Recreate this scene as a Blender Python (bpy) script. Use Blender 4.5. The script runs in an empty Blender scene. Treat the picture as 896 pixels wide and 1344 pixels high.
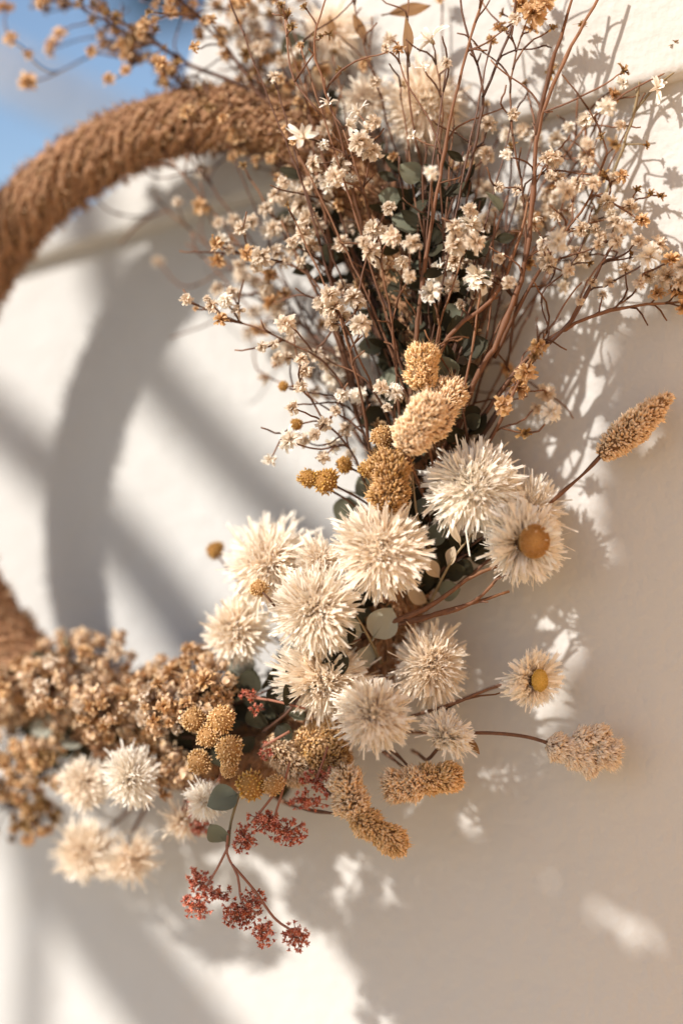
import bpy, math, random
import numpy as np
from mathutils import Vector, Matrix, Quaternion

scene = bpy.context.scene
col = scene.collection
R = math.radians

# ------------------------------------------------------------------ camera
THETA = R(22.0)                    # the camera stands to the right of the wreath and looks left along the wall
LENS, SENS = 70.0, 36.0
FPX = 1344 * LENS / SENS           # focal length in photograph pixels
FWD = Vector((-math.sin(THETA), math.cos(THETA), 0))
RGT = Vector((math.cos(THETA), math.sin(THETA), 0))
UP = Vector((0, 0, 1))
RC = Vector((0, -0.050, 1.5))      # wreath centre (wall face is y = 0)
CAM = RC - FWD * 1.235 + RGT * 0.070 - UP * 0.0458
_d = FWD + RGT * ((955 - 448) / FPX)
FOCUS = -CAM.y / _d.y              # the plane of focus meets the wall near the right edge of the picture

cd = bpy.data.cameras.new('camera')
cam = bpy.data.objects.new('camera', cd)
col.objects.link(cam)
cam.location = CAM
cam.rotation_euler = (R(90), 0, THETA)
cd.sensor_fit = 'VERTICAL'
cd.sensor_height = SENS
cd.sensor_width = 24
cd.lens = LENS
cd.clip_start = 0.02
cd.clip_end = 2000
cd.dof.use_dof = True
cd.dof.focus_distance = FOCUS
cd.dof.aperture_fstop = 1.0
scene.camera = cam

# ------------------------------------------------------------------ light
SUN_D = Vector((0.45, 0.69, -0.56)).normalized()     # direction in which sunlight travels
world = bpy.data.worlds.new('World')
scene.world = world
world.use_nodes = True
wn = world.node_tree
bg = wn.nodes['Background']
sky = wn.nodes.new('ShaderNodeTexSky')
sky.sky_type = 'NISHITA'
sky.sun_disc = False
sky.sun_elevation = math.asin(-SUN_D.z)
sky.sun_rotation = math.atan2(-SUN_D.x, -SUN_D.y)
sky.air_density = 0.8
sky.dust_density = 0.6
sky.ozone_density = 0.7
bg.inputs['Strength'].default_value = 0.118
wn.links.new(sky.outputs[0], bg.inputs[0])
sd = bpy.data.lights.new('sun', 'SUN')
sd.energy = 4.7
sd.angle = R(0.9)
sd.color = (1.0, 0.955, 0.885)
sun = bpy.data.objects.new('sun', sd)
col.objects.link(sun)
sun.rotation_euler = SUN_D.to_track_quat('-Z', 'Y').to_euler()
scene.view_settings.view_transform = 'Standard'
scene.view_settings.look = 'None'
scene.view_settings.gamma = 1.0
scene.view_settings.exposure = 0.36
scene.view_settings.use_curve_mapping = False


# ------------------------------------------------------------------ helpers
def ray(u, v):
    return FWD + RGT * ((u - 448) / FPX) + UP * ((672 - v) / FPX)


def W(u, v, h):
    """point h metres in front of the wall, seen at photograph pixel u, v"""
    d = ray(u, v)
    return CAM + d * ((-h - CAM.y) / d.y)


def F(u, v, dd=0.0, hmin=0.008):
    """point dd metres behind the plane of focus, kept in front of the wall"""
    p = CAM + ray(u, v) * (FOCUS + dd)
    if p.y > -hmin:
        p = W(u, v, hmin)
    return p


def px(p):
    """metres per photograph pixel at point p"""
    return (p - CAM).dot(FWD) / FPX


def view_dir(r, up, toward):
    return (RGT * r + UP * up - FWD * toward).normalized()


def tag(o, label=None, cat=None, group=None, kind=None):
    if label: o['label'] = label
    if cat: o['category'] = cat
    if group: o['group'] = group
    if kind: o['kind'] = kind
    return o


def empty(name, loc, label, cat, group=None):
    o = bpy.data.objects.new(name, None)
    o.empty_display_size = 0.01
    o.location = loc
    col.objects.link(o)
    return tag(o, label, cat, group)


class MB:
    """collects vertices, faces and a 0..1 value per vertex (base to tip)"""
    def __init__(s):
        s.v, s.f, s.t = [], [], []

    def grid(s, rows, tvals, close=False):
        n0 = len(s.v)
        m = len(rows[0])
        for row, t in zip(rows, tvals):
            s.v.extend(row)
            s.t.extend([t] * m)
        for i in range(len(rows) - 1):
            a, b = n0 + i * m, n0 + (i + 1) * m
            for j in range(m if close else m - 1):
                k = (j + 1) % m
                s.f.append((a + j, a + k, b + k, b + j))

    def add(s, verts, faces, t):
        n0 = len(s.v)
        s.v.extend(verts)
        s.t.extend(t if hasattr(t, '__len__') else [t] * len(verts))
        s.f.extend(tuple(n0 + i for i in f) for f in faces)

    def tube(s, pts, rad, sides=7, t0=0.0, t1=1.0, cap=True):
        n = len(pts)
        rows, tv = [], []
        prev = None
        for i, p in enumerate(pts):
            d = (pts[min(i + 1, n - 1)] - pts[max(i - 1, 0)])
            d = d.normalized() if d.length > 1e-9 else Vector((0, 0, 1))
            if prev is None:
                prev = d.orthogonal().normalized()
            prev = (prev - d * prev.dot(d))
            prev = prev.normalized() if prev.length > 1e-6 else d.orthogonal().normalized()
            q = d.cross(prev)
            r = rad[i] if hasattr(rad, '__len__') else rad
            rows.append([p + (prev * math.cos(a) + q * math.sin(a)) * r
                         for a in (2 * math.pi * k / sides for k in range(sides))])
            tv.append(t0 + (t1 - t0) * i / max(1, n - 1))
        n0 = len(s.v)
        s.grid(rows, tv, close=True)
        if cap:
            s.f.append(tuple(n0 + k for k in reversed(range(sides))))
            s.f.append(tuple(n0 + (n - 1) * sides + k for k in range(sides)))

    def mesh(s, name, mat, smooth=True):
        me = bpy.data.meshes.new(name)
        me.from_pydata([tuple(v) for v in s.v], [], s.f)
        if smooth:
            me.polygons.foreach_set('use_smooth', [True] * len(me.polygons))
        at = me.attributes.new('t', 'FLOAT', 'POINT')
        at.data.foreach_set('value', np.array(s.t, dtype=np.float32))
        me.materials.append(mat)
        me.update()
        return me

    def build(s, name, mat, parent=None, kind=None, smooth=True):
        return link(name, s.mesh(name, mat, smooth), parent, kind)


def link(name, me, parent=None, kind=None, mx=None):
    """mesh object given in world coordinates (or with matrix mx), made a child of parent"""
    o = bpy.data.objects.new(name, me)
    col.objects.link(o)
    if parent is not None:
        o.parent = parent
    m = mx if mx is not None else Matrix.Identity(4)
    if parent is not None:
        # parents are unrotated empties or chains of them
        off = Vector((0, 0, 0)); p = parent
        chain = Matrix.Identity(4)
        while p is not None:
            chain = p.matrix_basis @ chain
            p = p.parent
        m = chain.inverted() @ m
    o.matrix_basis = m
    if kind: o['kind'] = kind
    return o


def frame(loc, axis, scale=1.0, spin=0.0):
    q = axis.to_track_quat('Z', 'Y') @ Quaternion((0, 0, 1), spin)
    return Matrix.Translation(loc) @ q.to_matrix().to_4x4() @ Matrix.Diagonal((scale, scale, scale, 1))


def spline(pts, step=0.006, minseg=2):
    """Catmull-Rom curve through pts"""
    P = [pts[0] * 2 - pts[1]] + list(pts) + [pts[-1] * 2 - pts[-2]]
    out = []
    for i in range(1, len(P) - 2):
        a, b, c, d = P[i - 1], P[i], P[i + 1], P[i + 2]
        n = max(minseg, int((c - b).length / step))
        for k in range(n):
            t = k / n
            out.append(0.5 * ((2 * b) + (c - a) * t + (2 * a - 5 * b + 4 * c - d) * t * t
                              + (3 * b - a - 3 * c + d) * t ** 3))
    out.append(P[-2])
    return out


def rv(rng, s=1.0):
    return Vector((rng.gauss(0, s), rng.gauss(0, s), rng.gauss(0, s)))


# ------------------------------------------------------------------ materials
def new_mat(name):
    m = bpy.data.materials.new(name)
    m.use_nodes = True
    nt = m.node_tree
    nt.nodes.clear()
    return m, nt, nt.nodes, nt.links


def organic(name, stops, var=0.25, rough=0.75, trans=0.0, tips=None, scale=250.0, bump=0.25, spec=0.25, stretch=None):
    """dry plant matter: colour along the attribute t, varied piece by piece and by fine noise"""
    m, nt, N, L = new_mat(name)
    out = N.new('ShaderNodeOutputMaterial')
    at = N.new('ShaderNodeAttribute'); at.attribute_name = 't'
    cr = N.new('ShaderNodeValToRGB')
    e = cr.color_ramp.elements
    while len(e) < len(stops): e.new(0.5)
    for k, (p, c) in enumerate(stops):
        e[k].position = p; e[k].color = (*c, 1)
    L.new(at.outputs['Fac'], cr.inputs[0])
    geo = N.new('ShaderNodeNewGeometry')
    info = N.new('ShaderNodeObjectInfo')
    tc = N.new('ShaderNodeTexCoord')
    nz = N.new('ShaderNodeTexNoise'); nz.inputs['Scale'].default_value = scale
    nz.inputs['Detail'].default_value = 4
    vec = tc.outputs['Object']
    if stretch:
        mp = N.new('ShaderNodeMapping'); mp.inputs['Scale'].default_value = stretch
        L.new(vec, mp.inputs[0]); vec = mp.outputs[0]
    L.new(vec, nz.inputs['Vector'])
    def math_(op, a, b):
        n = N.new('ShaderNodeMath'); n.operation = op
        for i, x in enumerate((a, b)):
            if isinstance(x, (int, float)): n.inputs[i].default_value = x
            else: L.new(x, n.inputs[i])
        return n.outputs[0]
    f = math_('ADD', math_('MULTIPLY', geo.outputs['Random Per Island'], var * 1.2), 1 - var * 0.6)
    f = math_('ADD', f, math_('MULTIPLY', math_('SUBTRACT', nz.outputs['Fac'], 0.5), var * 1.8))
    f = math_('ADD', f, math_('MULTIPLY', math_('SUBTRACT', info.outputs['Random'], 0.5), var * 0.5))
    hsv = N.new('ShaderNodeHueSaturation')
    L.new(f, hsv.inputs['Value']); L.new(cr.outputs[0], hsv.inputs['Color'])
    sat = math_('ADD', math_('MULTIPLY', geo.outputs['Random Per Island'], -0.25), 1.12)
    L.new(sat, hsv.inputs['Saturation'])
    bs = N.new('ShaderNodeBsdfPrincipled')
    bs.inputs['Roughness'].default_value = rough
    bs.inputs['Specular IOR Level'].default_value = spec
    L.new(hsv.outputs[0], bs.inputs['Base Color'])
    if bump:
        b = N.new('ShaderNodeBump'); b.inputs['Strength'].default_value = bump; b.inputs['Distance'].default_value = 0.001
        L.new(nz.outputs['Fac'], b.inputs['Height']); L.new(b.outputs[0], bs.inputs['Normal'])
    sh = bs.outputs[0]
    if trans:
        tr = N.new('ShaderNodeBsdfTranslucent'); L.new(hsv.outputs[0], tr.inputs[0])
        mx = N.new('ShaderNodeMixShader'); mx.inputs[0].default_value = trans
        L.new(sh, mx.inputs[1]); L.new(tr.outputs[0], mx.inputs[2]); sh = mx.outputs[0]
    L.new(sh, out.inputs[0])
    return m


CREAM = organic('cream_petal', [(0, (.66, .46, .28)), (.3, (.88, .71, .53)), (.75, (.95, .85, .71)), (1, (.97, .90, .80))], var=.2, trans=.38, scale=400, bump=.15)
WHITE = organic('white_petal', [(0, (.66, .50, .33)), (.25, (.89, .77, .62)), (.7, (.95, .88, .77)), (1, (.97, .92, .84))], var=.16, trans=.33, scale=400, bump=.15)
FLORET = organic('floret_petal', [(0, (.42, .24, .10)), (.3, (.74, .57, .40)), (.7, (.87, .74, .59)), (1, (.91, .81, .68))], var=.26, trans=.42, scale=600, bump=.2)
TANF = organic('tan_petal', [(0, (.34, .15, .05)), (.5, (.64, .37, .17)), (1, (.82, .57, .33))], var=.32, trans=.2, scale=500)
BUD = organic('peach_bud', [(0, (.44, .24, .11)), (.5, (.72, .50, .31)), (1, (.87, .68, .48))], var=.3, trans=.2, scale=500)
SEED = organic('brown_seed', [(0, (.14, .07, .03)), (.6, (.32, .18, .07)), (1, (.48, .31, .15))], var=.45, trans=.1, scale=500)
STEM = organic('twig_bark', [(0, (.10, .042, .02)), (.6, (.15, .062, .028)), (1, (.21, .095, .042))], var=.7, rough=.7, scale=120, stretch=(3, 3, .35), bump=.5, spec=.4)
DARKSTEM = organic('dark_twig_bark', [(0, (.055, .024, .014)), (1, (.13, .055, .028))], var=.4, rough=.5, scale=120, stretch=(3, 3, .35), bump=.5, spec=.4)
GREENSTEM = organic('greyish_twig', [(0, (.20, .15, .08)), (1, (.28, .20, .11))], var=.3, scale=120)
GOLD = organic('golden_grain', [(0, (.34, .16, .05)), (.5, (.70, .40, .15)), (1, (.90, .64, .36))], var=.38, trans=.14, scale=600, bump=.3)
PALEGOLD = organic('pale_grain', [(0, (.42, .22, .08)), (.5, (.78, .50, .26)), (1, (.93, .76, .54))], var=.32, trans=.16, scale=600, bump=.3)
DARKGOLD = organic('dark_grain', [(0, (.18, .08, .025)), (.5, (.46, .24, .08)), (1, (.72, .44, .20))], var=.45, trans=.1, scale=600, bump=.3)
MUSTARD = organic('mustard_ball', [(0, (.28, .12, .025)), (.5, (.56, .30, .075)), (1, (.72, .46, .17))], var=.35, trans=.1, scale=600)
PINKTAIL = organic('pinkish_tail', [(0, (.58, .38, .22)), (.5, (.86, .68, .50)), (1, (.95, .85, .72))], var=.22, trans=.25, scale=600)
DISC = organic('felt_disc', [(0, (.17, .07, .016)), (.6, (.38, .19, .055)), (1, (.50, .29, .10))], var=.35, scale=700, bump=.8)
YDISC = organic('yellow_disc', [(0, (.38, .22, .04)), (1, (.62, .42, .10))], var=.35, scale=900, bump=.6)
CORE = organic('dark_core', [(0, (.12, .055, .02)), (1, (.20, .10, .035))], var=.3, scale=400)
RED = organic('red_bud', [(0, (.24, .04, .02)), (.5, (.50, .11, .06)), (1, (.74, .36, .23))], var=.5, trans=.12, scale=600)
REDSTEM = organic('reddish_stem', [(0, (.26, .10, .055)), (1, (.32, .13, .08))], var=.3, scale=200)
LEAFD = organic('dark_leaf', [(0, (.030, .024, .011)), (1, (.050, .044, .021))], var=.45, trans=.15, scale=120, rough=.6)
LEAFP = organic('pale_leaf', [(0, (.38, .37, .29)), (1, (.47, .465, .38))], var=.25, trans=.25, scale=120, rough=.6)
LEAFG = organic('grey_green_leaf', [(0, (.15, .15, .10)), (1, (.20, .205, .14))], var=.3, trans=.2, scale=120, rough=.55)
LEAFB = organic('brown_leaf', [(0, (.20, .10, .04)), (1, (.34, .18, .07))], var=.35, trans=.25, scale=160, rough=.6)
LEAFC = organic('papery_leaf', [(0, (.55, .40, .25)), (1, (.70, .56, .40))], var=.25, trans=.35, scale=160, rough=.6)
STRAND = organic('straw_strand', [(0, (.24, .115, .05)), (.5, (.34, .17, .078)), (1, (.28, .135, .06))], var=.55, scale=160, bump=.9, rough=.8)
FIBRE = organic('straw_fibre', [(0, (.25, .12, .05)), (1, (.47, .29, .155))], var=.5, trans=.2, scale=200)


def plaster(name, c1, c2, bump=.8):
    m, nt, N, L = new_mat(name)
    out = N.new('ShaderNodeOutputMaterial'); bs = N.new('ShaderNodeBsdfPrincipled')
    tc = N.new('ShaderNodeTexCoord')
    n1 = N.new('ShaderNodeTexNoise'); n1.inputs['Scale'].default_value = 6; n1.inputs['Detail'].default_value = 5
    n2 = N.new('ShaderNodeTexNoise'); n2.inputs['Scale'].default_value = 170; n2.inputs['Detail'].default_value = 6
    n3 = N.new('ShaderNodeTexNoise'); n3.inputs['Scale'].default_value = 38; n3.inputs['Detail'].default_value = 3
    for n in (n1, n2, n3): L.new(tc.outputs['Object'], n.inputs['Vector'])
    mx = N.new('ShaderNodeMix'); mx.data_type = 'RGBA'
    mx.inputs['A'].default_value = (*c1, 1); mx.inputs['B'].default_value = (*c2, 1)
    L.new(n1.outputs['Fac'], mx.inputs['Factor']); L.new(mx.outputs['Result'], bs.inputs['Base Color'])
    ad = N.new('ShaderNodeMath'); ad.operation = 'MULTIPLY_ADD'; ad.inputs[1].default_value = 2.2
    L.new(n3.outputs['Fac'], ad.inputs[0]); L.new(n2.outputs['Fac'], ad.inputs[2])
    b = N.new('ShaderNodeBump'); b.inputs['Strength'].default_value = bump; b.inputs['Distance'].default_value = .0012
    L.new(ad.outputs[0], b.inputs['Height']); L.new(b.outputs[0], bs.inputs['Normal'])
    bs.inputs['Roughness'].default_value = .85; bs.inputs['Specular IOR Level'].default_value = .2
    L.new(bs.outputs[0], out.inputs[0])
    return m


WALL = plaster('white_plaster', (.52, .503, .48), (.56, .544, .522))
COPE = plaster('cream_plaster', (.53, .508, .475), (.57, .548, .515))
PAVE = plaster('terracotta_paving', (.50, .41, .28), (.58, .48, .34))
SIDE = plaster('ochre_render', (.74, .43, .19), (.80, .49, .24))
TIMBER = plaster('weathered_timber', (.40, .33, .27), (.50, .42, .35))
NAVY = plaster('navy_paint', (.012, .035, .06), (.016, .045, .075))


# ------------------------------------------------------------------ the setting
def prism(name, poly, y0, y1, mat, bevel=0.0, parent=None):
    """poly: (x, z) points, extruded from y0 to y1"""
    n = len(poly)
    v = [(x, y0, z) for x, z in poly] + [(x, y1, z) for x, z in poly]
    f = [tuple(range(n)), tuple(range(2 * n - 1, n - 1, -1))]
    f += [((i + 1) % n, i, n + i, n + (i + 1) % n) for i in range(n)]
    me = bpy.data.meshes.new(name); me.from_pydata(v, [], f); me.materials.append(mat); me.update()
    import bmesh
    bm = bmesh.new(); bm.from_mesh(me); bmesh.ops.recalc_face_normals(bm, faces=bm.faces); bm.to_mesh(me); bm.free()
    o = link(name, me, parent)
    if bevel:
        b = o.modifiers.new('bevel', 'BEVEL'); b.width = bevel; b.segments = 5; b.limit_method = 'ANGLE'; b.angle_limit = R(20)
        me.polygons.foreach_set('use_smooth', [True] * len(me.polygons))
    return o


def xz(u, v, h):
    p = W(u, v, h); return (p.x, p.z)


def along_line(a, b, x):
    return a[1] + (b[1] - a[1]) * (x - a[0]) / (b[0] - a[0])


lo_a, lo_b = xz(60, 338, 0.012), xz(896, 98, 0.012)         # foot of the sloping coping
up_a, up_b = xz(150, 236, 0.012), xz(560, -10, 0.012)       # its upper edge
XL, XR = -1.6, 0.41
wall_poly = [(XL, 0), (XR, 0), (XR, along_line(lo_a, lo_b, XR) + .02), (XL, along_line(lo_a, lo_b, XL) + .02)]
tag(prism('wall', wall_poly, 0, .25, WALL), kind='structure')
x_meet = xz(-60, 338, 0.012)[0]
cope_poly = [(x_meet, along_line(lo_a, lo_b, x_meet)), (XR, along_line(lo_a, lo_b, XR)), (XR, 1.98)] + \
    [xz(u, v, .012) for u, v in ((320, -160), (272, -20), (240, 90), (205, 175), (150, 238), (60, 303))] + [(x_meet, along_line(lo_a, lo_b, x_meet) + .016)]
tag(prism('wall_coping', cope_poly, -.012, .262, COPE, bevel=.009), kind='structure')
g = MB(); g.add([Vector((-60, -60, 0)), Vector((60, -60, 0)), Vector((60, 60, 0)), Vector((-60, 60, 0))], [(0, 1, 2, 3)], 0)
tag(g.build('ground', PAVE), kind='structure')  # unseen paving, added to bounce warm light up onto the wall
# unseen reflector past the right-hand end, added to throw warm light on the shaded plaster
tag(prism('return_wall', [(XR, 0), (XR + .2, 0), (XR + .2, 2.6), (XR, 2.6)], -.38, .25, SIDE), kind='structure')

def beyond(u, v, d):
    return CAM + ray(u, v) * d


p = beyond(-150, 10, 3.0)
t = empty('awning_pole', p, 'pale grey pole slanting across the blue sky, far out of focus', 'pole')
m = MB(); m.tube([p, beyond(60, 118, 3.0), beyond(420, 300, 3.0)], .019, 14); m.build('tube', TIMBER, t)
m = MB(); m.tube([beyond(50, 113, 3.0), beyond(56, 116, 3.0)], .024, 14); m.build('collar', TIMBER, t)
p = beyond(205, -60, 3.2)
t = empty('hanging_lantern', p, 'dark navy lantern at the upper edge, far out of focus behind the sprays', 'lantern')
m = MB(); m.tube([beyond(212, 26, 3.2), beyond(212, 20, 3.2), beyond(211, -30, 3.2), beyond(211, -42, 3.2)], [.05, .085, .075, .02], 16); m.build('body', NAVY, t)
m = MB(); m.tube([beyond(211, -40, 3.2), beyond(211, -300, 3.2)], .004, 8); m.build('cord', NAVY, t)

# ------------------------------------------------------------------ unseen light blocker of limbs and leaves, added to shape the wall's shade
def inside(u, v, poly):
    c = False; j = len(poly) - 1
    for i in range(len(poly)):
        (x1, y1), (x2, y2) = poly[i], poly[j]
        if (y1 > v) != (y2 > v) and u < (x2 - x1) * (v - y1) / (y2 - y1) + x1: c = not c
        j = i
    return c


def sunward(u, v, t):
    return W(u, v, 0) - SUN_D * t


SHADE = [(815, 430), (985, 380), (985, 1480), (620, 1480), (540, 1370), (450, 1240), (585, 1145), (662, 1095), (712, 1020), (750, 930), (797, 842)]  # outline of the wanted wall shade, filled with leaves towards the sun
GAPS = [(862, 596, 16), (808, 1026, 18)] + [(725 + 9 * i, 1163 + 5.2 * i, 6) for i in range(15)]      # leaf openings left where light is wanted, with a slit low at right
br_rng = random.Random(12)
branch = empty('olive_branch', sunward(1000, 300, .95), 'leafy olive branch outside the picture that shades the wall', 'branch')
m = MB()  # added limbs, traced back along the sun from the wanted shadow bands
for pts, r in [([(110, -60), (135, 300), (180, 455), (290, 590), (430, 735)], .019), ([(-160, 400), (-20, 540), (90, 640), (190, 750), (285, 880)], .021), ([(20, 1090), (45, 1220), (40, 1420)], .011), ([(60, 1090), (150, 1230), (300, 1430)], .034), ([(1150, 340), (900, 700), (760, 1150), (600, 1480)], .012), ([(900, 700), (960, 1000), (1000, 1400)], .008)]:
    m.tube(spline([sunward(*q, 2.0 if pts[0][0] < 200 else 1.05) for q in pts], .02), r, 8)
m.build('limb', bark := organic('olive_bark', [(0, (.20, .16, .12)), (1, (.26, .21, .16))], var=.3, scale=60), branch)
m = MB(); k = 0
while k < 2300:
    u, v = br_rng.uniform(440, 985), br_rng.uniform(380, 1480)
    if not inside(u, v, SHADE) or any((u - a) ** 2 + (v - b) ** 2 < (c + 21) ** 2 for a, b, c in GAPS): continue
    p = sunward(u, v, br_rng.uniform(.75, 1.15))
    d = (Vector((.3, 0, -.7)) + rv(br_rng, .5)).normalized(); f = (SUN_D + rv(br_rng, .35)); s_ = d.cross(f).normalized(); L = br_rng.uniform(.014, .024); w = L * .3
    n_ = s_.cross(d) * .004
    m.add([p - d * L, p - s_ * w - d * L * .3 + n_, p - s_ * w * .8 + d * L * .4 + n_, p + d * L, p + s_ * w * .8 + d * L * .4 + n_, p + s_ * w - d * L * .3 + n_, p], [(0, 1, 6), (1, 2, 6), (2, 3, 6), (3, 4, 6), (4, 5, 6), (5, 0, 6)], .5)
    k += 1
m.build('foliage', organic('olive_leaf', [(0, (.10, .12, .07)), (1, (.12, .14, .08))], var=.3, scale=60, rough=.6), branch, 'stuff')

# ------------------------------------------------------------------ the ring
RING_R, TUBE_R = 0.199, 0.0175
rng = random.Random(4)
ring = empty('straw_ring', RC, 'thick brown straw-wrapped ring hung on the white wall', 'wreath')


def ring_pt(a, b, r):
    """angle a round the ring, b round its tube, radius r of the tube"""
    rr = RING_R + r * math.cos(b)
    x = rr * math.cos(a)
    x = x * .96 if x < 0 else x * .62                       # the ring is bent oval
    return RC + Vector((x, x * .17 - r * math.sin(b), rr * math.sin(a)))   # and hangs closer to the wall on the flower side


m = MB()
m.grid([[ring_pt(2 * math.pi * i / 96, 2 * math.pi * j / 12, TUBE_R * .9) for j in range(12)] for i in range(97)], [0] * 97, close=True)
m.build('ring_core', CORE, ring)
for k in range(52):                                   # cords wound helically round the core
    m = MB()
    n = 300
    turns = 26
    ph = 2 * math.pi * k / 52
    pts, rad = [], []
    for i in range(n + 1):
        a = 2 * math.pi * i / n
        b = ph + turns * a * .35 + .22 * math.sin(a * 9 + k * 2.1) + .2 * math.sin(a * 23 + k * 5.3) + .1 * math.sin(a * 57 + k * 1.7)
        pts.append(ring_pt(a, b, TUBE_R + .0016 * math.sin(a * 31 + k * 3) + rng.gauss(0, .0006)))
        rad.append(.0015 + .0005 * math.sin(a * 47 + k))
    m.tube(pts, rad, 6, cap=False)
    m.build('strand', STRAND, ring)
m = MB()
for i in range(15000):                                 # loose straw ends
    a = rng.uniform(0, 2 * math.pi); b = rng.uniform(0, 2 * math.pi)
    p = ring_pt(a, b, TUBE_R + .002)
    o = (p - ring_pt(a, b, 0)).normalized()
    tg = Vector((-math.sin(a), 0, math.cos(a)))
    d = (o * rng.uniform(.2, .8) + tg * rng.uniform(-1, 1) + rv(rng, .4)).normalized()
    ln = rng.uniform(.003, .0085)
    s = d.cross(o).normalized() * rng.uniform(.0003, .0007)
    q = p + d * ln * .5 + o * .001; e = p + d * ln
    m.add([p - s, p + s, q + s, q - s, e], [(0, 1, 2, 3), (3, 2, 4)], [0, 0, .6, .6, 1])
m.build('loose_straw', FIBRE, ring, kind='stuff')


# ------------------------------------------------------------------ flower builders (local +Z is where the flower faces)
def petal(m, base, tip, side, nrm, w, rng, rows=5, bulge=.12, teeth=True, curl=.1, narrow=.45, sway=0.0, fringe=1.0):
    """one strap-shaped petal from base to tip, cupped, fringed at its end"""
    ax = tip - base; ln = ax.length
    tw = rng.gauss(0, .75)
    rr, tv = [], []
    for i in range(rows):
        t = i / (rows - 1)
        c = base + ax * t + nrm * (math.sin(t * math.pi) * bulge * ln - curl * ln * t * t) + side * (sway * ln * t * t)
        ang = tw * t
        sd = side * math.cos(ang) + nrm * math.sin(ang)
        nn = nrm * math.cos(ang) - side * math.sin(ang)
        ww = w * (narrow + (1 - narrow) * math.sin(min(1, t * 1.25) * math.pi / 2))
        if i == rows - 1 and not teeth: ww *= .45
        cup = nn * (ww * .28)
        tt = t * (.86 if teeth else 1)
        rr.append([c - sd * ww + cup, c - cup * .2, c + sd * ww + cup]); tv.append(tt)
    m.grid(rr, tv)
    if teeth:                                   # three unequal teeth at the tip
        a, b, c = rr[-1]
        d = (rr[-1][1] - rr[-2][1]).normalized()
        l1, l2, l3 = (w * rng.uniform(.5, 2.0) * fringe for _ in range(3))
        ab, bc = (a + b) / 2, (b + c) / 2
        m.add([a, ab, bc, c, a + d * l1 + (a - b) * .3, b + d * l2, c + d * l3 + (c - b) * .3],
              [(0, 1, 4), (1, 2, 5), (2, 3, 6)], [.86, .86, .86, .86, 1, 1, 1])


def pompom_mesh(rad, n, seed, spread=105, f0=0.0, inner=.1, mat=CREAM, wf=.0215, flat=1.0, ragged=.075):
    rng = random.Random(seed)
    m = MB()
    n = int(n * 2.7)
    ga = math.pi * (3 - 5 ** .5)
    c0 = Vector((0, 0, -rad * .15))
    lobes = [(rv(rng).normalized(), rng.uniform(-.22, .16), rv(rng, .16)) for _ in range(9)]
    sx, sy = rng.uniform(.86, 1.1), rng.uniform(.86, 1.1)
    spread += rng.gauss(0, 7)
    for i in range(n):
        f = f0 + (1 - f0) * (i + .5) / n
        ph = R(spread) * (f ** .56) + rng.gauss(0, .10)
        th = i * ga + rng.gauss(0, .25)
        o = Vector((math.sin(ph) * math.cos(th), math.sin(ph) * math.sin(th), math.cos(ph) * flat))
        nrm = Vector((-math.cos(ph) * math.cos(th), -math.cos(ph) * math.sin(th), math.sin(ph)))
        side = o.cross(nrm).normalized()
        L = rad * (.58 + .42 * min(1, f * 2.0)) * (1 + rng.gauss(0, ragged)) * rng.choice((1, 1, .93, .84, .7))
        od = o + rv(rng, .15 + .12 * (f < .2))
        for ld, la, lv in lobes:                # clumps that stand out, lie down or lean
            k = math.exp(-(o - ld).length_squared / .16)
            L *= 1 + la * k; od = od + lv * k
        od = od.normalized(); od = Vector((od.x * sx, od.y * sy, od.z))
        b0 = c0 + o * rad * (inner + .25 * rng.random())
        tip = c0 + od * L
        w = rad * wf * rng.choice((.7, .9, 1.0, 1.2, 1.9, 2.3)) * (.8 + .3 * f)
        petal(m, b0, tip, side, nrm, w, rng, rows=4, bulge=rng.uniform(-.04, .16), curl=rng.gauss(.02, .2) + (.1 if f > .75 else 0), sway=rng.gauss(0, .2))
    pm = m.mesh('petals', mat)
    m = MB()                                    # short curled petals at the heart
    for i in range(int(n * .12)):
        a, q = rng.uniform(0, 6.283), rad * .3 * math.sqrt(rng.random())
        b0 = c0 + Vector((q * math.cos(a), q * math.sin(a), rad * .38))
        od = (Vector((math.cos(a) * .4, math.sin(a) * .4, 1)) + rv(rng, .35)).normalized()
        sd = od.orthogonal().normalized()
        petal(m, b0, b0 + od * rad * rng.uniform(.2, .36), sd, od.cross(sd), rad * wf * .8, rng, rows=4, bulge=.1, curl=rng.gauss(0, .35))
    return pm, m.mesh('heart', mat)


def ico(sub=1):
    import bmesh
    bm = bmesh.new(); bmesh.ops.create_icosphere(bm, subdivisions=sub, radius=1)
    bm.verts.ensure_lookup_table()
    v = [x.co.copy() for x in bm.verts]; f = [tuple(x.index for x in fc.verts) for fc in bm.faces]
    bm.free(); return v, f


ICO1, ICO2 = ico(1), ico(2)


def grain(m, p, o, up, r, rng, long=1.5, sharp=True):
    """one small pointed scale standing at p, pointing along o"""
    a = o.orthogonal().normalized(); b = o.cross(a)
    vs, ts = [], []
    sx, sy = rng.uniform(.6, 1.05), rng.uniform(.45, .95)
    for q in ICO1[0]:
        k = 1 - .45 * max(0, q.z) if sharp else 1
        vs.append(p + (a * q.x * sx * k + b * q.y * sy * k + o * q.z * long) * r)
        ts.append(min(1, max(0, .5 + .5 * q.z)))
    m.add(vs, ICO1[1], ts)


def head_profile(t, shape):
    if shape == 'spike':
        return (math.sin(math.pi * min(1, max(0, t * .93 + .05))) ** .5) * (1.05 - .3 * t)
    if shape == 'ball':
        return math.sqrt(max(0, 1 - (2 * t - 1) ** 2))
    if shape == 'lump':
        return (math.sin(math.pi * min(1, max(0, t * .92 + .04))) ** .45) * (1 + .16 * math.sin(t * 9.5))
    return 1


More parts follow.
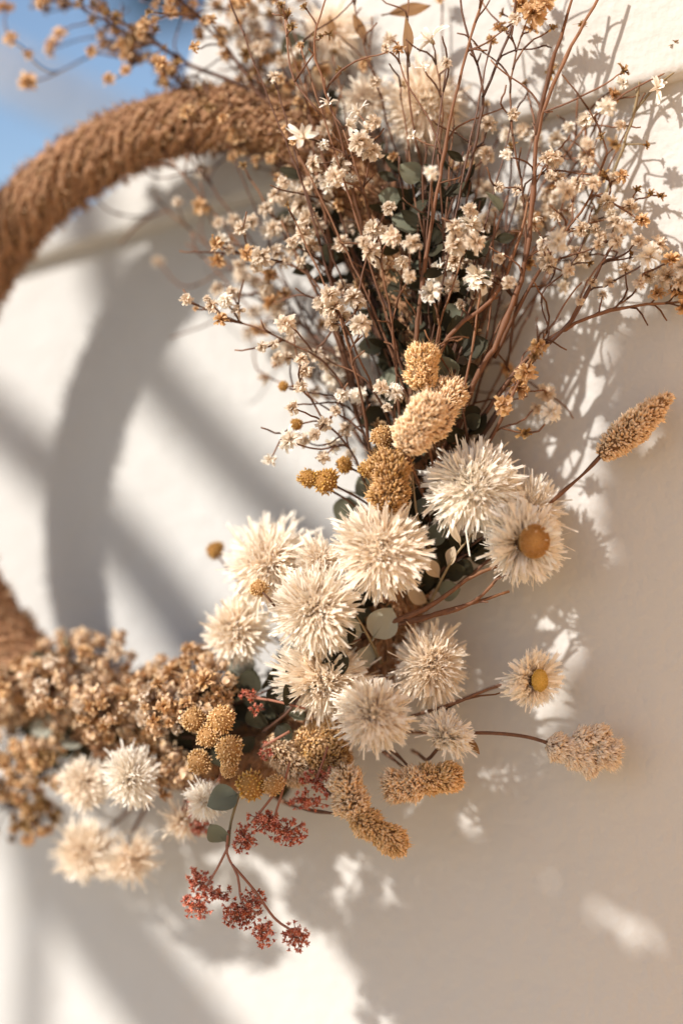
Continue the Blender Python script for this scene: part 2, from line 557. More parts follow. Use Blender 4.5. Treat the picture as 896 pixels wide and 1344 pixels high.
def grain_head(length, rad, n, seed, mat, shape='spike', size=.0012, fuzzy=0.0, bend=0.0, lift=.5, mult=1.9):
    """grain mesh + core mesh along local +Z, base at the origin"""
    rng = random.Random(seed)
    m, c = MB(), MB()
    axp = lambda t: Vector((bend * length * t * t, 0, length * t))
    rows = []
    for i in range(13):
        t = i / 12; r = rad * .8 * head_profile(t, shape) + 1e-4
        rows.append([axp(t) + Vector((r * math.cos(2 * math.pi * j / 10), r * math.sin(2 * math.pi * j / 10), 0)) for j in range(10)])
    c.grid(rows, [i / 12 for i in range(13)], close=True)
    lump = [(rng.uniform(0, 6.3), rng.uniform(0, 1), rng.uniform(-.26, .2)) for _ in range(22)]
    k = 0
    size *= .74
    n = int(n * mult)
    while k < n:
        t = rng.random(); prof = head_profile(t, shape)
        if rng.random() > prof + .12: continue
        th = rng.uniform(0, 2 * math.pi)
        dl = sum(a * math.exp(-((math.sin((th - tt) / 2) * 2) ** 2 + ((t - zz) * length / rad) ** 2) / .18) for tt, zz, a in lump)
        r = rad * prof * (1 + dl) * rng.uniform(.84, 1.05)
        rd = Vector((math.cos(th), math.sin(th), 0))
        o = (rd + Vector((0, 0, lift + (t - .5) * 1.2)) + rv(rng, .28)).normalized()
        grain(m, axp(t) + rd * (r - size * .6), o, None, size * rng.uniform(.5, 1.45), rng, long=rng.uniform(1.2, 3.2))
        k += 1
    if fuzzy:
        for _ in range(int(n * fuzzy)):
            t = rng.random(); th = rng.uniform(0, 6.283); r = rad * head_profile(t, shape)
            rd = Vector((math.cos(th), math.sin(th), 0)); p = axp(t) + rd * r * .9
            d = (rd * .6 + Vector((0, 0, .8)) + rv(rng, .25)).normalized(); ln = rad * rng.uniform(.3, .7)
            s = d.orthogonal().normalized() * .00012
            m.add([p - s, p + s, p + d * ln], [(0, 1, 2)], [.5, .5, 1])
    return m.mesh('grains', mat), c.mesh('head_core', CORE)


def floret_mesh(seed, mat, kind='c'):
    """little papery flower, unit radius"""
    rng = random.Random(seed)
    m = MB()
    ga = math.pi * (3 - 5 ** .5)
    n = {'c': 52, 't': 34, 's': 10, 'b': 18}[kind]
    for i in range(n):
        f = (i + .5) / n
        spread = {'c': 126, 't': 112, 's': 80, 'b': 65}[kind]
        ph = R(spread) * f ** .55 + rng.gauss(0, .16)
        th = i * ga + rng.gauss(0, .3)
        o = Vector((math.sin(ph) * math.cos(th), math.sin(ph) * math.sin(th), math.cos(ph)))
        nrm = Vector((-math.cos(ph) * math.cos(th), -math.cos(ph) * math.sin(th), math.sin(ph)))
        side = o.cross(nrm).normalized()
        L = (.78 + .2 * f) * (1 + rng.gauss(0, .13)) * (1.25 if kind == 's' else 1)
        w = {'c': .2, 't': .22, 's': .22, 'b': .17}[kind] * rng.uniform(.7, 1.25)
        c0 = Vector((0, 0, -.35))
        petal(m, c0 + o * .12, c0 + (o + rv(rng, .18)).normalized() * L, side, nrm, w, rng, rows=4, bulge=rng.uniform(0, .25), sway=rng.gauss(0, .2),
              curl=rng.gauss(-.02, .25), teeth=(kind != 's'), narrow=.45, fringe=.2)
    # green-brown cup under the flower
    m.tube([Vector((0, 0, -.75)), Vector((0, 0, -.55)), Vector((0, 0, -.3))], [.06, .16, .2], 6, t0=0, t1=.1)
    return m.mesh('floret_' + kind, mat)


def bud_mesh(seed, mat):
    """roundish half-open bud of overlapping scales, unit radius"""
    rng = random.Random(seed); m = MB()
    m.add([v * .72 for v in ICO2[0]], ICO2[1], [.25] * len(ICO2[0]))
    ga = math.pi * (3 - 5 ** .5)
    for i in range(13):
        f = (i + .5) / 13; ph = R(165 - 135 * f); th = i * ga + rng.gauss(0, .2)
        o = Vector((math.sin(ph) * math.cos(th), math.sin(ph) * math.sin(th), math.cos(ph)))
        up = Vector((-math.cos(ph) * math.cos(th), -math.cos(ph) * math.sin(th), math.sin(ph)))
        side = o.cross(up).normalized()
        petal(m, o * .72 - up * .35, o * .98 + up * .5, side, o, .36, rng, rows=4, bulge=.18, curl=.05, teeth=False)
    return m.mesh('floret_bud', mat)


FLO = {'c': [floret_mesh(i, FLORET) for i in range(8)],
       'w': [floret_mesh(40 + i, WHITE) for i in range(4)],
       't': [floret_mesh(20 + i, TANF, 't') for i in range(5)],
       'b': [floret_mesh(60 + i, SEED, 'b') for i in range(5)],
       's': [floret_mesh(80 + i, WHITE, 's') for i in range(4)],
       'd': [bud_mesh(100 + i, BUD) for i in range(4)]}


def ball_mesh(seed, mat, n=170, size=.10):
    rng = random.Random(seed); m = MB()
    m.add([v * .84 for v in ICO2[0]], ICO2[1], [.1] * len(ICO2[0]))
    ga = math.pi * (3 - 5 ** .5)
    for i in range(n):
        z = 1 - 2 * (i + .5) / n; r = math.sqrt(1 - z * z); th = i * ga
        o = (Vector((r * math.cos(th), r * math.sin(th), z)) + rv(rng, .05)).normalized()
        grain(m, o * rng.uniform(.76, .97) * (1 + .1 * math.sin(3 * o.x + seed) * math.cos(4 * o.y + seed)), (o + rv(rng, .25)).normalized(), None, size * rng.uniform(.5, 1.35), rng, long=1.6)
    return m.mesh('ball_head', mat)


FLO['y'] = [ball_mesh(200 + i, MUSTARD) for i in range(3)]
FLO['g'] = [ball_mesh(210 + i, GOLD, 210, .09) for i in range(2)]


def leaf_mesh(seed, mat, ratio=.8, point=.25, rows=9):
    """rounded leaf in the local XZ plane, stalk at the origin, blade 2 units long along +Z, facing -Y"""
    rng = random.Random(seed); m = MB()
    cup, bow, wav = rng.uniform(.2, .55), rng.uniform(-.35, .35), rng.uniform(.02, .07)
    rr = []
    for i in range(rows):
        t = i / (rows - 1)
        w = ratio * (math.sin(math.pi * (t ** (.75 + point * .3))) ** (.6 + point * .5)) + .015
        row = []
        for j in range(-3, 4):
            x = w * j / 3
            y = -cup * x * x + bow * (t - .4) ** 2 + wav * math.sin(7 * t + j * 1.3 + seed) * abs(j) / 3 - (.05 if j == 0 else 0)
            row.append(Vector((x, y, .25 + 1.75 * t)))
        rr.append(row)
    m.grid(rr, [i / (rows - 1) for i in range(rows)])
    m.tube([Vector((0, 0, 0)), Vector((0, .01, .14)), Vector((0, -.04, .6)), Vector((0, -.02, 1.5))], [.04, .035, .025, .01], 5, t0=0, t1=0)
    return m.mesh('leaf', mat)


LEAVES = {'d': [leaf_mesh(i, LEAFD) for i in range(4)], 'g': [leaf_mesh(10 + i, LEAFG) for i in range(4)],
          'p': [leaf_mesh(20 + i, LEAFP) for i in range(3)], 'n': [leaf_mesh(30 + i, LEAFB, .28, .9) for i in range(3)],
          'l': [leaf_mesh(50 + i, LEAFD, .42, .6) for i in range(3)],
          'c': [leaf_mesh(40 + i, LEAFC, .5, .7) for i in range(3)]}


def leaf_mx(base, along, face, size):
    """matrix that puts a leaf's stalk at base, its blade along 'along', its face towards 'face'"""
    z = along.normalized(); y = -(face - z * face.dot(z)).normalized(); x = y.cross(z)
    m3 = Matrix((x, y, z)).transposed().to_4x4()
    return Matrix.Translation(base) @ m3 @ Matrix.Diagonal((size, size, size, 1))


# ------------------------------------------------------------------ where the bouquet's stems gather
CORE_PATH = [(570, 400), (582, 500), (580, 600), (562, 700), (525, 790), (465, 870), (380, 925), (290, 955), (190, 965), (90, 955), (0, 930)]


# ------------------------------------------------------------------ big flowers
HEADS = {}


def big_flower(name, label, u, v, rpx, face, dd=None, h=None, n=420, mat=CREAM, seed=1, stem_to=None, group='cream pompom flowers of the wreath',
               spread=108, flat=1.0, cat='flower', disc=None, wf=.0215, ragged=.12, bracts=False):
    p = W(u, v, h) if h is not None else F(u, v, dd or 0, hmin=.02)
    ax = view_dir(*face)
    rad = rpx * px(p) * 1.02
    base = p - ax * rad * .25
    t = empty(name, base, label, cat, group)
    me, hm = pompom_mesh(rad, n, seed, spread, f0=.3 if disc else 0, mat=mat, flat=flat, wf=wf, ragged=ragged, inner=.1 if not disc else .22)
    mx = frame(p, ax, 1, seed * 1.7)
    po = link('petals', me, t, 'stuff', mx)
    if not disc:
        link('heart', hm, po, None, mx)
    if disc:
        dr, dmat, off = disc
        m = MB(); rng = random.Random(seed + 5)
        dome = [[Vector((dr * rad * math.sin(a) * math.cos(b), dr * rad * math.sin(a) * math.sin(b), dr * rad * .3 * math.cos(a)))
                 for b in (2 * math.pi * k / 24 for k in range(24))] for a in (R(2 + 96 * i / 10) for i in range(11))]
        m.grid(dome, [1 - i / 10 for i in range(11)], close=True)
        m.f.append(tuple(range(24)))
        if dmat is YDISC or dmat is DISC:
            ng = 420 if dmat is YDISC else 900
            for i in range(ng):
                a = R(92) * ((i + .5) / ng) ** .5; b = i * 2.39996
                o = Vector((math.sin(a) * math.cos(b), math.sin(a) * math.sin(b), math.cos(a)))
                q = Vector((dr * rad * o.x, dr * rad * o.y, dr * rad * .3 * o.z))
                sz = dr * rad * (.055 if dmat is YDISC else .042)
                grain(m, q, o, None, sz * rng.uniform(.7, 1.3), rng, 1.5)
        link('flower_disc', m.mesh('flower_disc', dmat), t, None, frame(p + ax * rad * off + ((RGT * .14 + UP * .12) * rad if dmat is DISC else Vector((0, 0, 0))), (ax + (RGT * .25 + UP * .1 if dmat is DISC else Vector((0, 0, 0)))).normalized()))
    # green-brown cup and stem into the wreath
    m = MB()
    c0 = p - ax * rad * .45
    m.tube([p - ax * rad * .05, p - ax * rad * .22, c0], [rad * .22, rad * .2, rad * .06], 9, 0, .4)
    m.build('calyx', SEED, t)
    if bracts:
        m = MB(); rng = random.Random(seed)
        for k in range(22):
            a = 2 * math.pi * k / 22; q = ax.orthogonal().normalized(); s = ax.cross(q)
            o = q * math.cos(a) + s * math.sin(a)
            petal(m, c0 + o * rad * .12, c0 + ax * rad * rng.uniform(.45, .7) + o * rad * .34, ax.cross(o), o, rad * .07, rng, teeth=False, bulge=.15)
        m.build('bracts', LEAFC, t)
    end = stem_to if stem_to is not None else W(u + (460 - u) * .25, v + (800 - v) * .2, .03)
    pts = spline([c0, c0 - ax * rad * .5 + (end - c0) * .15, c0 + (end - c0) * .6 - ax * .004, end], .004)
    m = MB(); m.tube(pts, .0011, 7); m.build('stem', STEM, t)
    HEADS[label] = p
    return t


BF = big_flower
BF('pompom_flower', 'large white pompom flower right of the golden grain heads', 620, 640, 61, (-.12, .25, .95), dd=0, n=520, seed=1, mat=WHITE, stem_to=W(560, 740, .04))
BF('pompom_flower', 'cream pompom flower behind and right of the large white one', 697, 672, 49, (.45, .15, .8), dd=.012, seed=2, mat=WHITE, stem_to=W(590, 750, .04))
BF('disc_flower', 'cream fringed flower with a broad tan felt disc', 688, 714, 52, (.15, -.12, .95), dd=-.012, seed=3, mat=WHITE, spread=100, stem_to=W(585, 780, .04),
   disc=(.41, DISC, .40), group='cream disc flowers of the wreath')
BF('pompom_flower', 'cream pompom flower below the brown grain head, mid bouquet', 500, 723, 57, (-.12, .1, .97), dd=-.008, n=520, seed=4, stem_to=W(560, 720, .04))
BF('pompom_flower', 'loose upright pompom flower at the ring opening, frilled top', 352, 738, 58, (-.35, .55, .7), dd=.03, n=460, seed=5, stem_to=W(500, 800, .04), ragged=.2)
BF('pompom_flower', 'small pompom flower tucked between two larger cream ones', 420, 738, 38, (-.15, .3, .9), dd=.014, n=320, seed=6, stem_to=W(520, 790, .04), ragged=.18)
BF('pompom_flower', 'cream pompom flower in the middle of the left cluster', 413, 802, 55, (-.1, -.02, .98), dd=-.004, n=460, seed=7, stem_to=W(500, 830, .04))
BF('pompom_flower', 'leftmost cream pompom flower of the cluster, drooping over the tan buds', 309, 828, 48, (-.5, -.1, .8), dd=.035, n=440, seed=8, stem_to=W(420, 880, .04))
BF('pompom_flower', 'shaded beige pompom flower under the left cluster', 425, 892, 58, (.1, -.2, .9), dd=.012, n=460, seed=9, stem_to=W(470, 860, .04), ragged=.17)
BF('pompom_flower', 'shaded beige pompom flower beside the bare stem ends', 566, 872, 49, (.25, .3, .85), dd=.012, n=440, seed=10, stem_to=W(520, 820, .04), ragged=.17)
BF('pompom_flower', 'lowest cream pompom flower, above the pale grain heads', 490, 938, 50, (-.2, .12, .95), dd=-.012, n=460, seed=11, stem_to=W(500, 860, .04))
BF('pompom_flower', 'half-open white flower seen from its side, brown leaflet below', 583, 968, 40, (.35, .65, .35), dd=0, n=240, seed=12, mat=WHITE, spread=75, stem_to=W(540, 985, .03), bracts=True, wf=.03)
BF('daisy', 'small white daisy with yellow centre standing out over bare wall', 703, 893, 39, (.6, .05, .72), dd=.006, n=230, seed=13, mat=WHITE, spread=104,
   stem_to=W(560, 935, .035), disc=(.36, YDISC, .16), flat=.45, group='cream disc flowers of the wreath', wf=.032)
BF('pompom_flower', 'blurred pompom flower of the lower left pair, left one', 110, 1030, 36, (-.3, -.1, .9), h=.100, seed=14, n=300, stem_to=W(140, 975, .04))
BF('pompom_flower', 'blurred pompom flower of the lower left pair, right one', 172, 1022, 39, (0, -.1, .95), h=.108, seed=15, n=320, mat=WHITE, stem_to=W(180, 965, .04))
BF('pompom_flower', 'lowest pompom flower at the lower left, hanging free on the wall', 112, 1120, 40, (-.3, -.3, .9), h=.08, seed=16, n=320, stem_to=W(205, 1030, .05))
BF('pompom_flower', 'tan ragged flower hanging beside the lowest pompom at lower left', 174, 1130, 33, (.3, -.5, .75), h=.08, seed=17, n=170, stem_to=W(215, 1020, .05), ragged=.25, mat=CREAM)
BF('pompom_flower', 'small white flower beside the two grey-green leaves', 268, 1050, 26, (-.2, .1, .95), h=.1, seed=18, n=200, mat=WHITE, stem_to=W(290, 990, .05))
BF('pompom_flower', 'straw coloured ragged flower under the small white one', 240, 1078, 30, (.1, -.5, .8), h=.085, seed=19, n=150, stem_to=W(270, 1000, .05), ragged=.25)
BF('pompom_flower', 'large blurred cream flower high in the back of the sprays', 556, 135, 54, (.1, .2, .95), h=.03, seed=20, n=420, stem_to=W(560, 330, .03))
BF('pompom_flower', 'pale ragged flower near the top behind the seed branch', 482, 128, 30, (-.2, .3, .9), h=.04, seed=21, n=200, stem_to=W(540, 330, .03), ragged=.25)
BF('pompom_flower', 'blurred tan flower at the upper edge left of the stems', 432, 40, 36, (-.2, .2, .9), h=.03, seed=22, n=200, stem_to=W(520, 250, .03), ragged=.25)


# ------------------------------------------------------------------ grain heads and balls
def spike(name, label, a, b, rpx, mat, seed, n=760, dd=0.0, h=None, stem=None, shape='spike', group='golden grain heads', cat='grain head', size=.00115, fuzzy=.3, bend=0, dd2=None):
    pa = W(*a, h) if h is not None else F(*a, dd, hmin=.02)
    pb = W(*b, h) if h is not None else F(*b, dd if dd2 is None else dd2, hmin=.02)
    L = (pb - pa).length; rad = rpx * px(pa)
    t = empty(name, pa, label, cat, group)
    g, c = grain_head(L, rad, n, seed, mat, shape, size, fuzzy, bend)
    mx = frame(pa, (pb - pa).normalized(), 1, seed)
    link('head_core', c, t, None, mx)
    link('grains', g, t, 'stuff', mx)
    if stem:
        pts = spline([pa + (pb - pa) * .05] + stem, .004)
        m = MB(); m.tube(pts, [.0011 + .0003 * math.sin(i) for i in range(len(pts))], 7); m.build('stem', STEM, t)
    return t


spike('grain_head', 'golden grain head at the foot of the tall stems, topmost of its trio', (552, 512), (556, 452), 22, GOLD, 1, dd=-.002, shape='lump', stem=[W(580, 560, .05)])
spike('grain_head', 'wide golden grain head right of centre of its trio', (556, 575), (600, 500), 25, PALEGOLD, 2, n=900, dd=-.012, dd2=.006, shape='lump', stem=[W(575, 640, .05)])
spike('grain_head', 'golden grain head lying against the wide one from below', (528, 592), (572, 520), 25, PALEGOLD, 3, n=900, dd=-.016, shape='lump', stem=[W(560, 660, .05)])
spike('grain_head', 'dark brown-gold grain head above the mid bouquet pompom', (508, 672), (513, 590), 29, DARKGOLD, 4, n=900, dd=-.004, shape='lump', stem=[W(550, 700, .05)])
spike('grain_head', 'solitary grain head on a bare stem, highest at the right', (787, 598), (880, 519), 22, PALEGOLD, 5, n=900, dd=0, stem=[F(765, 622, 0), F(735, 648, .005), F(690, 690, .02)], fuzzy=.1)
spike('grain_head', 'pale grain head at lower centre joined above a second one', (468, 1072), (447, 1008), 24, PALEGOLD, 6, n=800, dd=-.004, shape='lump', stem=[F(440, 1068, .01), F(385, 1058, .03), W(330, 1030, .05)])
spike('grain_head', 'lowest grain head, brown tipped, hanging over the wall', (462, 1066), (532, 1116), 20, GOLD, 7, n=760, dd=-.004, shape='lump', stem=[F(430, 1040, .02), W(390, 1000, .05)])
spike('grain_head', 'horizontal pale grain head left half, beneath the half-open flower', (556, 1026), (502, 1034), 24, PALEGOLD, 8, n=700, dd=0, shape='lump', stem=[F(520, 990, .02), W(480, 960, .04)])
spike('grain_head', 'horizontal golden grain head right half, beneath the half-open flower', (545, 1026), (606, 1018), 21, GOLD, 9, n=700, dd=.003, shape='lump', stem=[F(520, 1000, .02), W(480, 970, .04)])
spike('grain_head', 'pale ridged grain head under the shaded pompom, left', (352, 968), (402, 1026), 22, PALEGOLD, 10, n=700, dd=.02, shape='lump', stem=[W(380, 930, .04)])
spike('grain_head', 'golden grain head under the shaded pompom, middle', (385, 985), (450, 952), 21, GOLD, 11, n=700, dd=.02, shape='lump', stem=[W(390, 940, .04)])
spike('grain_head', 'brown grain head between the pale ridged one and lowest pompom', (405, 1005), (458, 985), 21, DARKGOLD, 12, n=700, dd=.015, shape='lump', stem=[W(390, 960, .04)])
# soft pinkish tail: four fluffy lobes
pa = F(722, 978, .002); 
t = empty('bunny_tail_grass', pa, 'pinkish cream fluffy grass tail on a bare stem at lower right', 'grass head', 'soft grass tails')
for k, (a, b, r) in enumerate([((718, 976), (760, 990), 19), ((742, 985), (786, 1005), 19), ((752, 972), (800, 966), 17), ((780, 985), (812, 992), 21)]):
    p, q = F(*a, .002), F(*b, .002)
    gm, cm = grain_head((q - p).length, r * px(p), 420, 300 + k, PINKTAIL, 'lump', .0013, .9, 0, .9)
    mx = frame(p, (q - p).normalized(), 1, k)
    lobe = link('tail_lobe', cm, t, None, mx)
    link('grains', gm, lobe, 'stuff', mx)
m = MB(); m.tube(spline([F(730, 979, .002), F(690, 967, .003), F(640, 962, .006), F(590, 963, .02), W(520, 960, .04)], .004), .0011, 7); m.build('stem', STEM, t)


def ball(label, u, v, rpx, kind='y', dd=0., h=None, stem=None, seed=0, group='mustard ball flowers', squash=1.0):
    p = W(u, v, h) if h is not None else F(u, v, dd, hmin=.015)
    t = empty('ball_flower', p, label, 'ball flower', group)
    mx = frame(p, view_dir(-.3, .3, .9), rpx * px(p), seed) @ Matrix.Diagonal((1 + .1 * math.sin(u), squash * (1 - .12 * math.cos(v)), .92, 1))
    link('ball_head', FLO[kind][seed % len(FLO[kind])], t, 'stuff', mx)
    pts = spline([p] + (stem or [p + Vector((.02, .02, -.015)), W(u + (540 - u) * .5, v + (700 - v) * .5 + 20, .03)]), .004)
    m = MB(); m.tube(pts, .0007, 6); m.build('stem', STEM, t)


ball('mustard ball flower left of a touching pair above the pompoms', 405, 628, 15, seed=0, dd=.012)
ball('mustard ball flower right of a touching pair above the pompoms', 428, 631, 18, seed=1, dd=.010, squash=.85)
ball('small mustard ball flower just above the touching pair', 452, 610, 13, seed=2, dd=.014)
ball('mustard ball flower half hidden by the dark brown grain head', 482, 616, 14, seed=0, dd=.004)
ball('lone mustard ball on a thin stem inside the ring opening', 283, 722, 13, seed=1, dd=.055, stem=[F(292, 738, .05), F(320, 770, .05), W(390, 840, .04)])
ball('tan ball flower between the leftmost pompom and the loose one', 340, 772, 13, 'g', seed=0, dd=.004, stem=[F(360, 795, 0), W(400, 850, .04)])
ball('white ball flower above the dark brown grain head', 502, 573, 17, 'g', seed=1, dd=.004)
for k, (u, v, r, lb) in enumerate([(255, 944, 18, 'golden ball flower, left of the top two in the lower golden bunch'), (291, 944, 19, 'golden ball flower, right of the top two in the lower golden bunch'),
                                   (274, 966, 17, 'golden ball flower in the middle of the lower golden bunch'), (301, 984, 20, 'ridged golden ball flower at right of the lower golden bunch'),
                                   (262, 1000, 19, 'dull tan ball flower at left of the lower golden bunch'), (301, 1010, 13, 'small smooth golden ball under the lower golden bunch'),
                                   (330, 1032, 21, 'broad golden button flower beside the grey-green leaves'), (360, 1030, 15, 'brown-gold ball flower right of the broad button')]):
    ball(lb, u, v, r, 'g' if k != 6 else 'y', h=.105, seed=k, stem=[W(u, v, .08), W(u + 10, v - 30, .05)], group='golden ball flowers low on the wreath')


# ------------------------------------------------------------------ branching sprays
def spray(name, label, main, r0, florets, group, stem_mat=STEM, kind='c', extra=(), bare=0, seed=0, cat='flower spray', jit=.012, twig=.00055, hmin=.01, sub=()):
    """main: (u, v, dd) points of the main stem; florets: (u, v, radius px[, kind[, ddoffset]])"""
    rng = random.Random(seed * 7 + 3)
    mp = [F(*q, hmin=hmin) for q in main]
    t = empty(name, mp[0], label, cat, group)
    m = MB()
    nodes = []                                            # (point, direction)
    def add_path(pts, ra, rb, keep=True, node_knob=True):
        n = len(pts)
        rad = []
        for i in range(n):
            r = ra + (rb - ra) * i / (n - 1)
            if node_knob and ra > .0009 and i % 9 == 4: r *= 1.28
            rad.append(r * (1 + rng.gauss(0, .05)))
        m.tube(pts, rad, 8 if ra > .0009 else 5)
        if keep:
            for i in range(0, n):
                d = (pts[min(i + 1, n - 1)] - pts[max(i - 1, 0)]).normalized()
                nodes.append((pts[i], d, i / n))
    wob = lambda pts, s: [p + rv(rng, s) if 0 < i < len(pts) - 1 else p for i, p in enumerate(pts)]
    main_pts = wob(spline(mp, .008), .0003)
    add_path(main_pts, r0, max(r0 * .42, .0005))
    for sb in sub:
        add_path(wob(spline([F(*q, hmin=hmin) for q in sb], .008), .0003), r0 * .7, max(r0 * .35, .0005))
    dds = lambda u, v: min(((u - a) ** 2 + (v - b) ** 2, c) for a, b, c in list(main) + [q for s in sub for q in s])[1]
    tg = []
    for fl in florets:
        u, v, r = fl[:3]; k = fl[3] if len(fl) > 3 else kind
        off = fl[4] if len(fl) > 4 else rng.gauss(0, jit)
        tg.append((F(u, v, dds(u, v) + off, hmin=hmin), r, k))
    for _ in range(int(bare * 1.8)):
        u, v, c = rng.choice(list(main[1:]) + [q for s in sub for q in s[1:]])
        u2, v2 = u + rng.gauss(0, 45), v + rng.gauss(-15, 40)
        tg.append((F(u2, v2, c + rng.gauss(0, jit), hmin=hmin), rng.uniform(2, 4), 'bare'))
    tg.sort(key=lambda q: (q[0] - mp[0]).length)
    for p, r, k in tg:
        best, bi = 1e9, None
        for q, d, f in nodes:
            e = p - q; L = e.length
            if L < .004: continue
            c = e.dot(d) / L
            cost = L * (1 + 1.6 * (1 - c)) + .012 * (c < .3)
            if cost < best: best, bi = cost, (q, d, L)
        if bi is None: bi = (mp[-1], Vector((0, 0, 1)), .01)
        q, d, L = bi
        c1 = q + d * L * .45 + rv(rng, L * .05); c2 = p - (p - q).normalized() * L * .3 + rv(rng, L * .06) + Vector((0, 0, -L * .03))
        n = max(4, int(L / .004))
        pts = []
        for i in range(n + 1):
            s = i / n
            pts.append(q * (1 - s) ** 3 + c1 * 3 * s * (1 - s) ** 2 + c2 * 3 * s * s * (1 - s) + p * s ** 3)
        pts = wob(pts, .0002)
        add_path(pts, twig * 1.25, twig * .85, node_knob=False)
        if k == 'bare':
            continue
        ax = ((p - pts[-2]).normalized() * .7 - FWD * .55 - SUN_D * .3 + rv(rng, .35)).normalized()
        s = r * px(p) * rng.uniform(.82, 1.1)
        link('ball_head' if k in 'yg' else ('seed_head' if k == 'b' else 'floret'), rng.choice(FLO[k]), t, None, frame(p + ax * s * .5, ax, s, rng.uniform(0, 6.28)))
    m.build('stem', stem_mat, t)
    for (b, tip, k, size) in extra:                       # leaves on the stem
        p0, p1 = F(*b, hmin=hmin), F(*tip, hmin=hmin)
        link('leaf', rng.choice(LEAVES[k]), t, None, leaf_mx(p0, p1 - p0, (-FWD - SUN_D * .4 + rv(rng, .25)), (p1 - p0).length / 2))
    return t


def along(path, n, spread, rlo, rhi, seed, kind='b', f0=.35):
    rng = random.Random(seed); out = []
    segs = [(path[i], path[i + 1]) for i in range(len(path) - 1)]
    for _ in range(n):
        f = rng.uniform(f0, 1) * len(segs); i = min(len(segs) - 1, int(f)); a, b = segs[i]; s = f - i
        out.append((a[0] + (b[0] - a[0]) * s + rng.gauss(0, spread), a[1] + (b[1] - a[1]) * s + rng.gauss(0, spread), rng.uniform(rlo, rhi), rng.choice(kind)))
    return out


G1 = 'small cream flower sprays of the bouquet'
S = spray
S('tall_stem', 'tall straight reddish-brown stem rising left of the forked one', [(536, 600, .02), (545, 440, .004), (570, 270, 0), (601, 110, 0), (640, -25, 0)], .0017,
  [(512, 50, 10), (523, 68, 11, 't'), (506, 64, 8), (566, 228, 12, 'w'), (545, 180, 9, 's'), (660, 40, 6, 'b')], 'tall bare stems of the bouquet', bare=5, seed=1, cat='stem')
S('tall_stem', 'thick forked red-brown stem, tallest at the right centre', [(575, 640, .02), (620, 505, .004), (655, 440, 0), (688, 350, 0), (697, 270, 0), (706, 170, 0), (735, 90, 0), (797, -25, 0)], .0021,
  [(762, 38, 12, 'b'), (815, 96, 11, 'b'), (690, 113, 7, 'b'), (726, 208, 12), (664, 203, 9, 'w'), (707, 174, 9, 's')], 'tall bare stems of the bouquet', bare=6, seed=2, cat='stem',
  sub=[[(704, 178, 0), (716, 110, 0), (735, 50, 0), (757, -25, 0)]])
S('flower_spray', 'arching brown stem bearing the single large cream floret mid right', [(545, 560, .02), (588, 442, 0), (642, 396, 0), (678, 325, 0), (692, 265, .002)], .0018,
  [(628, 367, 19, 'w'), (622, 392, 12), (668, 371, 12), (655, 340, 10), (604, 400, 9, 'c')], G1, bare=3, seed=3)
S('tall_stem', 'blackish forked stem between the two tall brown stems', [(556, 470, .02), (588, 310, .012), (620, 205, .008), (634, 122, .006), (614, 50, .006), (600, -20, .006)], .0014,
  [(637, 204, 14), (608, 216, 13, 's'), (640, 165, 11), (662, 20, 8, 'b')], 'tall bare stems of the bouquet', DARKSTEM, bare=5, seed=4, cat='stem', sub=[[(633, 128, .006), (652, 82, .006), (672, 30, .006), (678, -20, .006)]])
S('flower_spray', 'dark stemmed spray reaching the right edge, white floret at tip', [(620, 590, .02), (697, 475, .004), (750, 420, .0), (788, 348, .0), (810, 310, 0)], .0019,
  [(850, 340, 19, 'w'), (838, 318, 11), (826, 338, 9, 'b'), (800, 372, 9), (770, 345, 9, 'b'), (862, 322, 13), (775, 372, 8)], G1, DARKSTEM, bare=5, seed=5)
S('flower_spray', 'low red-brown spray running level to the right edge', [(610, 580, .02), (680, 482, .006), (735, 435, .002), (800, 407, 0), (870, 398, .0), (915, 396, 0)], .0016,
  [(874, 366, 20), (887, 386, 16, 't'), (898, 352, 17), (862, 388, 11, 't'), (892, 372, 14), (760, 395, 8), (908, 368, 14), (838, 372, 11), (820, 355, 10), (880, 342, 12, 't'), (850, 362, 13), (893, 402, 11, 't'), (905, 340, 12), (790, 388, 8)], G1, bare=6, seed=6)
S('flower_spray', 'spreading spray of cream and brown florets before the right wall', [(648, 470, .01), (690, 385, .002), (735, 312, 0), (772, 262, 0), (795, 205, 0)], .0013,
  [(768, 160, 14, 'w'), (795, 140, 14, 'w'), (806, 188, 12, 'b'), (797, 235, 15, 'b'), (796, 262, 15), (808, 294, 17), (806, 316, 14), (730, 318, 18, 'w'), (718, 346, 14), (739, 252, 14),
   (770, 213, 11), (718, 210, 11), (747, 276, 13), (834, 252, 10, 'b'), (850, 258, 9, 'b'), (866, 257, 8, 'b'), (824, 272, 12), (757, 243, 12), (735, 235, 10), (780, 300, 9), (712, 322, 11), (790, 180, 9, 'b'), (760, 300, 11), (778, 240, 10), (820, 300, 12), (842, 290, 11, 't'), (752, 330, 10), (700, 292, 12), (688, 262, 9), (730, 285, 10), (815, 232, 9, 't'), (783, 322, 10), (745, 355, 9), (770, 188, 9), (722, 230, 9)],
  G1, bare=8, seed=7)
S('flower_spray', 'bright cream floret spray in front of the dark middle', [(528, 600, .02), (515, 430, .002), (502, 365, -.004), (500, 330, -.004)], .0011,
  [(510, 274, 13), (492, 302, 15), (513, 312, 13), (487, 330, 16), (540, 322, 17), (528, 346, 13), (536, 362, 10), (500, 345, 11), (478, 318, 10)], G1, bare=3, seed=8)
